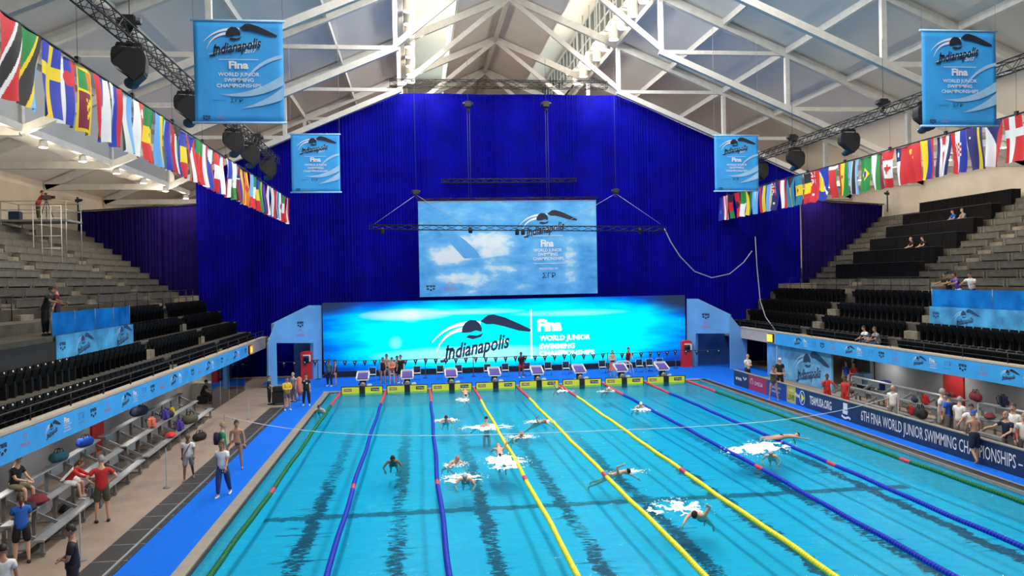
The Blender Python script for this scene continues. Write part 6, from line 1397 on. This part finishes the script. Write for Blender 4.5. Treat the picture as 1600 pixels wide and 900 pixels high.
P('in a white T-shirt with arms reaching, facing the swimmer', byhead(1517, 632, 1.75), PI*.85, 'reach', skin='t', hair='k', top='white', bottom=('gray', 'short'), over=dict(bend=4, ra=((40, 30), (60, 30)), la=((30, 10), (70, -10))))
P('bare-backed with blue cap and dark jammers walking away on the right carpet', foot(1523, 727, 643), -.15, 'walk', skin='t', bottom=('navy', 'knee'), shoes=None, cap='blue', over=dict(ll=((-8, 1), (-45, 1)), rl=((6, 2), (0, 0)), la=((15, 8), (60, -30)), ra=((15, 8), (60, -30))))
P('with light hair in a navy shirt, in profile at the right edge', byhead(1574, 644, 1.80), PI*.6, 'reach', skin='p', hair='y', top='navy', bottom=('gray', 'long'), over=dict(bend=6))
P('in a white and red top behind the navy shirt, right edge', byhead(1583, 628, 1.72), PI*.7, 'stand', skin='p', hair='b', style='bob', sex='f', top='white', bottom=('red', 'short'))
P('in a white shirt, partly cut by the right edge', byhead(1600, 647, 1.75), PI*.8, 'stand2', skin='p', hair='y', top='white', bottom=('gray', 'knee'))
# people up in the stands
for px, col, hr, lb in ((1354, 'white', 'k', 'in a white shirt sitting in the front row of the right stand'), (1371, 'lgray', 'b', 'in a pale shirt sitting beside the white shirt, right stand')):
    q = gx(px, 518, 23.3); P(lb, ((23.35, q.y, 2.5), 1.72), PI/2, 'sit', skin='t', hair=hr, top=col, bottom=('denim', 'long'))
for px, py, col, b_, lb, ps in ((1481, 428, 'black', 'black', 'in a black vest leaning on the glass of the right platform', 'rest'), (1496, 430, 'purple', 'white', 'in a purple top and white trousers leaning on the right platform glass', 'rest'), (1517, 424, 'white', 'navy', 'in a white shirt and dark jeans standing at the right platform', 'rest')):
    q = gx(px, py, 25.5); P(lb, ((25.55, q.y, 4.885), 1.66 if ps == 'rest' else 1.72), PI/2+(.5 if b_ == 'navy' else 0), ps, skin='t', hair='k', style='bob' if b_ == 'white' else 'short', sex='f' if b_ == 'white' else 'm', top=col, bottom=(b_, 'long'))
for px, py, col, hr, row, lb in ((1426, 408, 'black', 'g', 4, 'with white hair seated at the fifth draped table tier'), (1444, 414, 'black', 'k', 4, 'with dark hair seated beside the white-haired one'), (1491, 363, 'blue', 'b', 8, 'in a blue shirt seated at a high draped table'), (1506, 365, 'lgray', 'g', 8, 'with grey hair seated beside the blue shirt, high table')):
    x = UP0['right']+RUN*(row+.75); q = gx(px, py, x); P(lb, ((x+.1, q.y, 5.75+RISE*row), 1.75), PI/2, 'sit', skin='p', hair=hr, top=col, bottom=('black', 'long'))
P('in a dark shirt leaning on the railing of the left platform', ((-13.5, gx(70, 470, -13.5).y, 4.885), 1.78), -PI/2, 'rest', skin='t', top='black', bottom=('black', 'long'))
P('in a maroon shirt standing on the left platform, seen from behind', ((-15.6, gx(89, 470, -15.6).y, 4.885), 1.74), PI/2+.3, 'stand2', skin='p', hair='b', top='maroon', bottom=('navy', 'long'))
for x, y, c, lb in ((-12.0, 46.6, 'black', 'in black sitting inside the left glass enclosure'), (-11.9, 50.2, 'maroon', 'in dark red sitting inside the left glass enclosure')):
    P(lb, ((x, y, 0), 1.7), -PI/2, 'sit', skin='t', top=c, bottom=('black', 'long')); bm = BM(); boxb(bm, -.24, .24, -.24, .24, .0, .44, .03); o = obj('stool', bm, M['black']); o.location = (x, y, 0); tag(o, 'black box stool under the '+('near' if y < 48 else 'far')+' person in the left enclosure', 'stool')
P('in a red shirt seen through the doorway on the right', ((23.75, 41.6, 0), 1.7), PI*.6, 'cross', skin='t', top='red', bottom=('white', 'short'))
P('in blue and white beside the doorway on the right', ((23.7, 42.3, 0), 1.68), PI*.7, 'stand', skin='p', hair='b', top='blue', bottom=('white', 'short'), sex='f', style='bob')
# ------------------------------------------------------------------ camera platform and cameras in the stands
cp = gy(60, 345, 50.); z = cp.z
t = thing('camera_platform', 'raised camera platform with white pipe rails in the upper left stand', 'platform', (cp.x, cp.y, z)); bm = BM(); box(bm, -1.6, 2.0, -1.1, 1.1, -.12, 0); obj('floor', bm, M['alu'], t)
for x in (-1.55, 1.95):
    for y in (-1.05, 1.05): bm = BM(); tube(bm, ((x, y, -2.6), (x, y, 1.05)), .03, 6); obj('leg', bm, M['alu_l'], t)
for zz in (.55, 1.05):
    bm = BM(); tube(bm, ((-1.55, -1.05, zz), (1.95, -1.05, zz), (1.95, 1.05, zz), (-1.55, 1.05, zz), (-1.55, -1.05, zz)), .022, 6); obj('rail', bm, M['alu_l'], t)
t = thing('access_tower', 'white pipe stair frame beside the camera platform', 'scaffold', (cp.x+.5, cp.y-1.5, z-1.9))
for x in (.0, .45, .95, 1.5): bm = BM(); tube(bm, ((x, -.3, -.6), (x, -.3, 2.6)), .022, 6); obj('upright', bm, M['white'], t)
for zz in (.2, .9, 1.9, 2.6): bm = BM(); tube(bm, ((.0, -.3, zz), (1.5, -.3, zz)), .02, 6); obj('crossbar', bm, M['white'], t)
P('in a red shirt and brown trousers operating a camera on the high left platform', ((cp.x, cp.y, z+.002), 1.80), -1.0, 'camera', skin='t', hair='b', top='red', bottom=('olive', 'long'))
def tripod(loc, rz, label, h=1.35, post=False):
    t = thing('video_camera', label, 'camera', loc, rz)
    if post: bm = BM(); lathe(bm, [(.05, 0), (.05, h), (0, h)], 10); obj('post', bm, M['black'], t)
    else:
        for k in range(3): a = 2*PI*k/3; bm = BM(); tube(bm, ((0, 0, h), (.45*math.cos(a), .45*math.sin(a), 0)), .022, 6); obj('leg', bm, M['black'], t)
    bm = BM(); boxb(bm, -.09, .09, -.22, .25, h, h+.22, .02); obj('body', bm, M['black'], t); bm = BM(); lathe(bm, [(0, .25), (.08, .25), (.09, .45), (.07, .46), (0, .44)], 12, (0, 0, h+.11), 'y'); obj('lens', bm, M['black'], t)
    bm = BM(); boxb(bm, -.06, .06, -.1, .05, h+.24, h+.36, .02); obj('viewfinder', bm, M['black'], t); return t
tripod((cp.x+.55, cp.y-.2, z), -1.2, 'black video camera on a tripod before the operator in red', 1.25)
tripod((-24.2, 61.5, 11.2), -2.2, 'black remote camera on a post above the left side curtain', 1.6, True); tripod((38.2, 61.5, 11.5), 2.2, 'black remote camera on a post above the right side curtain', 1.4, True)
bm = BM(); boxb(bm, -.3, .3, -.25, .25, 0, .55, .04); o = obj('storage_box', bm, M['navy']); o.location = (cp.x-1.25, cp.y, z); tag(o, 'dark blue box on the left end of the camera platform', 'box')
# exit sign in the stairwell
bm = BM(); box(bm, -.03, .03, -.28, .28, 0, .32); t = thing('exit_sign', 'small green-lit exit sign in the left stairwell', 'sign', (UP0['left']-RUN*8+.12, 27.6, 7.6)); obj('housing', bm, M['black'], t); bm = BM(); Frame((.032, 0, .1), (0, 1, 0), (0, 0, 1), .004).text(bm, 'EXIT', 0, 0, .16, bold=.02); obj('letters', bm, emis('exit_green', (.3, .9, .1), 2), t)
for k, (y, zz) in enumerate(((26.2, 5.35), (28.6, 5.35))): bag('backpack', (UP0['left']-RUN*(5+k), y, zz), 'red', f'red bag lying in the left stairwell, {"nearer" if k == 0 else "farther"} one', 1.4, .5)
# cord hung across the pool
bm = BM(); pts = []
for i in range(41):
    q = i/40; pts.append((-7.0+26.2*q, 30.1-4.4*q*0+.3*q, 1.85-.55*q-1.1*(1-(2*q-1)**4)*.85+.35*q*q))
tube(bm, pts, .012, 5); tag(obj('recall_cord', bm, M['wprint']), 'thin pale cord hung right across the pool at mid length', 'cord')
bm = BM(); lathe(bm, [(0, 0), (.12, 0), (.12, .02), (.022, .04), (.022, 1.72), (0, 1.72)], 10); o = obj('deck_post', bm, mat('grey_post', (.2, .21, .23), .5)); o.location = (19.22, 30.4, 0); tag(o, 'thin post holding the right end of the pale cord', 'post')
# ------------------------------------------------------------------ swimmers and splashes
LIE = Matrix.Rotation(-PI/2+.42, 4, 'X')
FOAM = mat('foam', (.82, .9, .93), .5)
from mathutils import noise as _ns
def splash(px, py, rx, ry, hgt, label, rz=0., drops=30, seed=0, thr=.1):
    p = gz(px, py, WZ); bm = BM(); rr = random.Random(seed+int(px)); n = 34; G = {}
    for i in range(n+1):
        for j in range(n+1):
            u, v = i/n*2-1, j/n*2-1; f = 1-(u*u+v*v); q = _ns.fractal(Vector((u*3.2+px, v*3.2+py, seed)), 1, 2, 4)
            if f > 0 and f*.55+q*.75 > thr+.12: G[i, j] = bm.verts.new((u*rx, v*ry, .01+hgt*f*max(0, q+.35)))
    for i in range(n):
        for j in range(n):
            k = [(i, j), (i+1, j), (i+1, j+1), (i, j+1)]
            if all(c in G for c in k): bm.faces.new([G[c] for c in k]).smooth = True
    for v in [v for v in bm.verts if not v.link_faces]: bm.verts.remove(v)
    for _ in range(drops):
        a, r = rr.uniform(0, 2*PI), math.sqrt(rr.random())*1.15; z = rr.uniform(.0, hgt*1.6)*(1.1-r*.8); s = rr.uniform(.012, .032)
        bmesh.ops.create_icosphere(bm, subdivisions=1, radius=s, matrix=Matrix.Translation((math.cos(a)*r*rx, math.sin(a)*r*ry, max(.01, z))))
    o = obj('water_splash', bm, FOAM); o.location = (p.x, p.y, WZ); o.rotation_euler = (0, 0, rz); tag(o, label, 'splash', kind='stuff')
CR = dict(ra=((-115, 25), (-180, 10)), la=((140, 10), (130, 5)), ll=((2, 2), (-8, 1)), rl=((8, 2), (2, 1)), head=-5)
CL = dict(la=((-110, 30), (-185, 5)), ra=((140, 10), (130, 5)), ll=((8, 2), (2, 1)), rl=((2, 2), (-8, 1)), head=-5)
BR = dict(la=((100, 35), (140, -15)), ra=((100, 35), (140, -15)), ll=((4, 2), (-4, 1)), rl=((4, 2), (-4, 1)), head=40)
BK = dict(la=((-20, 30), (10, 10)), ra=((170, 10), (175, 5)), head=0)
def swim(px, py, rz, over, label, skin='t', cap='white', z=.0, h=1.72, btm='navy', lie=LIE):
    p = gz(px, py, WZ); d = Vector((-math.sin(rz), math.cos(rz), 0))*-.40
    person('swimmer '+label, (p.x+d.x, p.y+d.y, WZ+z-.10), rz, h, 'stand', skin=skin, bottom=(btm, 'brief'), shoes=None, cap=cap, over=over, z0=0, lie=lie)
swim(1090, 812, S-.6, CL, 'doing front crawl with one bent arm high, nearest in the pool', 'p', 'black', .05, 1.85)
splash(1062, 795, 1.1, .9, .16, 'white splash trailing the nearest front crawl swimmer', .3, 60, 1, .16)
swim(1236, 689, -S/2+.15, dict(la=((160, 20), (120, 10)), ra=((165, 8), (170, 4)), head=20), 'stretched flat across the blue lane rope on the right', 'p', 'navy', .30, 1.7, lie=Matrix.Rotation(-PI/2, 4, 'X'))
splash(1185, 702, 1.7, 1.0, .22, 'large white splash of a butterfly swimmer in the right lanes', .5, 90, 2, .02)
swim(1205, 712, S-.5, BR, 'hidden in the large white splash on the right', 'p', 'white', -.08)
swim(970, 742, S+.9, CR, 'with a black cap between two yellow ropes', 'p', 'black', .0); splash(985, 738, .8, .35, .08, 'thin splash behind the black-capped swimmer', .1, 25, 3, .2)
swim(1000, 638, S, BR, 'with a white cap in the far right lanes', 'p', 'white', .02); splash(1005, 641, .6, .6, .12, 'small white splash around the far right swimmer', 0, 30, 4, .1)
swim(614, 727, S, BR, 'with dark hair swimming breaststroke near the left blue rope', 'd', None, .06, 1.75)
splash(722, 748, .8, .7, .12, 'white splash around the swimmer beside the third rope', 0, 50, 5, .08); swim(727, 754, S-.1, BR, 'with a white cap near the blue rope, nearer of two', 'p', 'white', .04)
swim(712, 727, S+.3, BR, 'in pinkish cap behind the white-capped one', 'p', 'salmon', .05); splash(712, 727, .5, .5, .1, 'small splash around the pinkish-capped swimmer', 0, 25, 6, .12)
swim(780, 706, 0, CR, 'swimming away with a big splash left of the first yellow rope', 'p', 'white', .04); splash(788, 723, .9, 1.3, .22, 'big white splash left of the first yellow rope', 0, 70, 7, .0)
person('swimmer rising upright with bare back and black cap, seen from behind', tuple(gz(760, 668, WZ)-Vector((0, 0, .34))), .1, 1.8, 'stand', skin='p', bottom=('navy', 'brief'), shoes=None, cap='black', over=dict(la=((20, 60), (40, 40)), ra=((20, 60), (40, 40))), z0=0)
splash(762, 669, 1.3, .8, .14, 'white foam around the upright swimmer with bare back', 0, 50, 8, .04)
swim(697, 660, S, BR, 'with dark cap in the third lane, far', 'p', 'maroon', .03); splash(697, 658, .7, .5, .14, 'small white splash in the third lane, far', 0, 35, 9, .08)
swim(846, 662, S+.5, CR, 'left of the second yellow rope, far', 'p', 'salmon', .0); splash(843, 660, .8, .5, .13, 'small splash left of the second yellow rope', 0, 30, 10, .1)
swim(812, 685, S+.3, BR, 'between the yellow ropes in mid pool', 'p', 'salmon', .0); splash(812, 684, .8, .5, .13, 'small splash between the yellow ropes in mid pool', 0, 30, 11, .1)
swim(727, 617, 0, CL, 'just pushed off from the third touch pad', 'p', 'white', .10); splash(724, 626, .5, .9, .15, 'small splash below the third touch pad', 0, 35, 12, .1)
swim(499, 645, S, BR, 'resting at the left wall beside the green rope', 'p', 'maroon', .1)
swim(873, 609, S, CR, 'near the wall under the fifth block', 'p', 'salmon', .05); splash(880, 612, .7, .5, .12, 'small splash under the fifth block', 0, 25, 13, .12)
swim(950, 612, S, BK, 'near the wall under the sixth block', 'p', 'white', .05); splash(950, 612, .8, .4, .1, 'small splash under the sixth block', 0, 25, 14, .12)
finish_people()
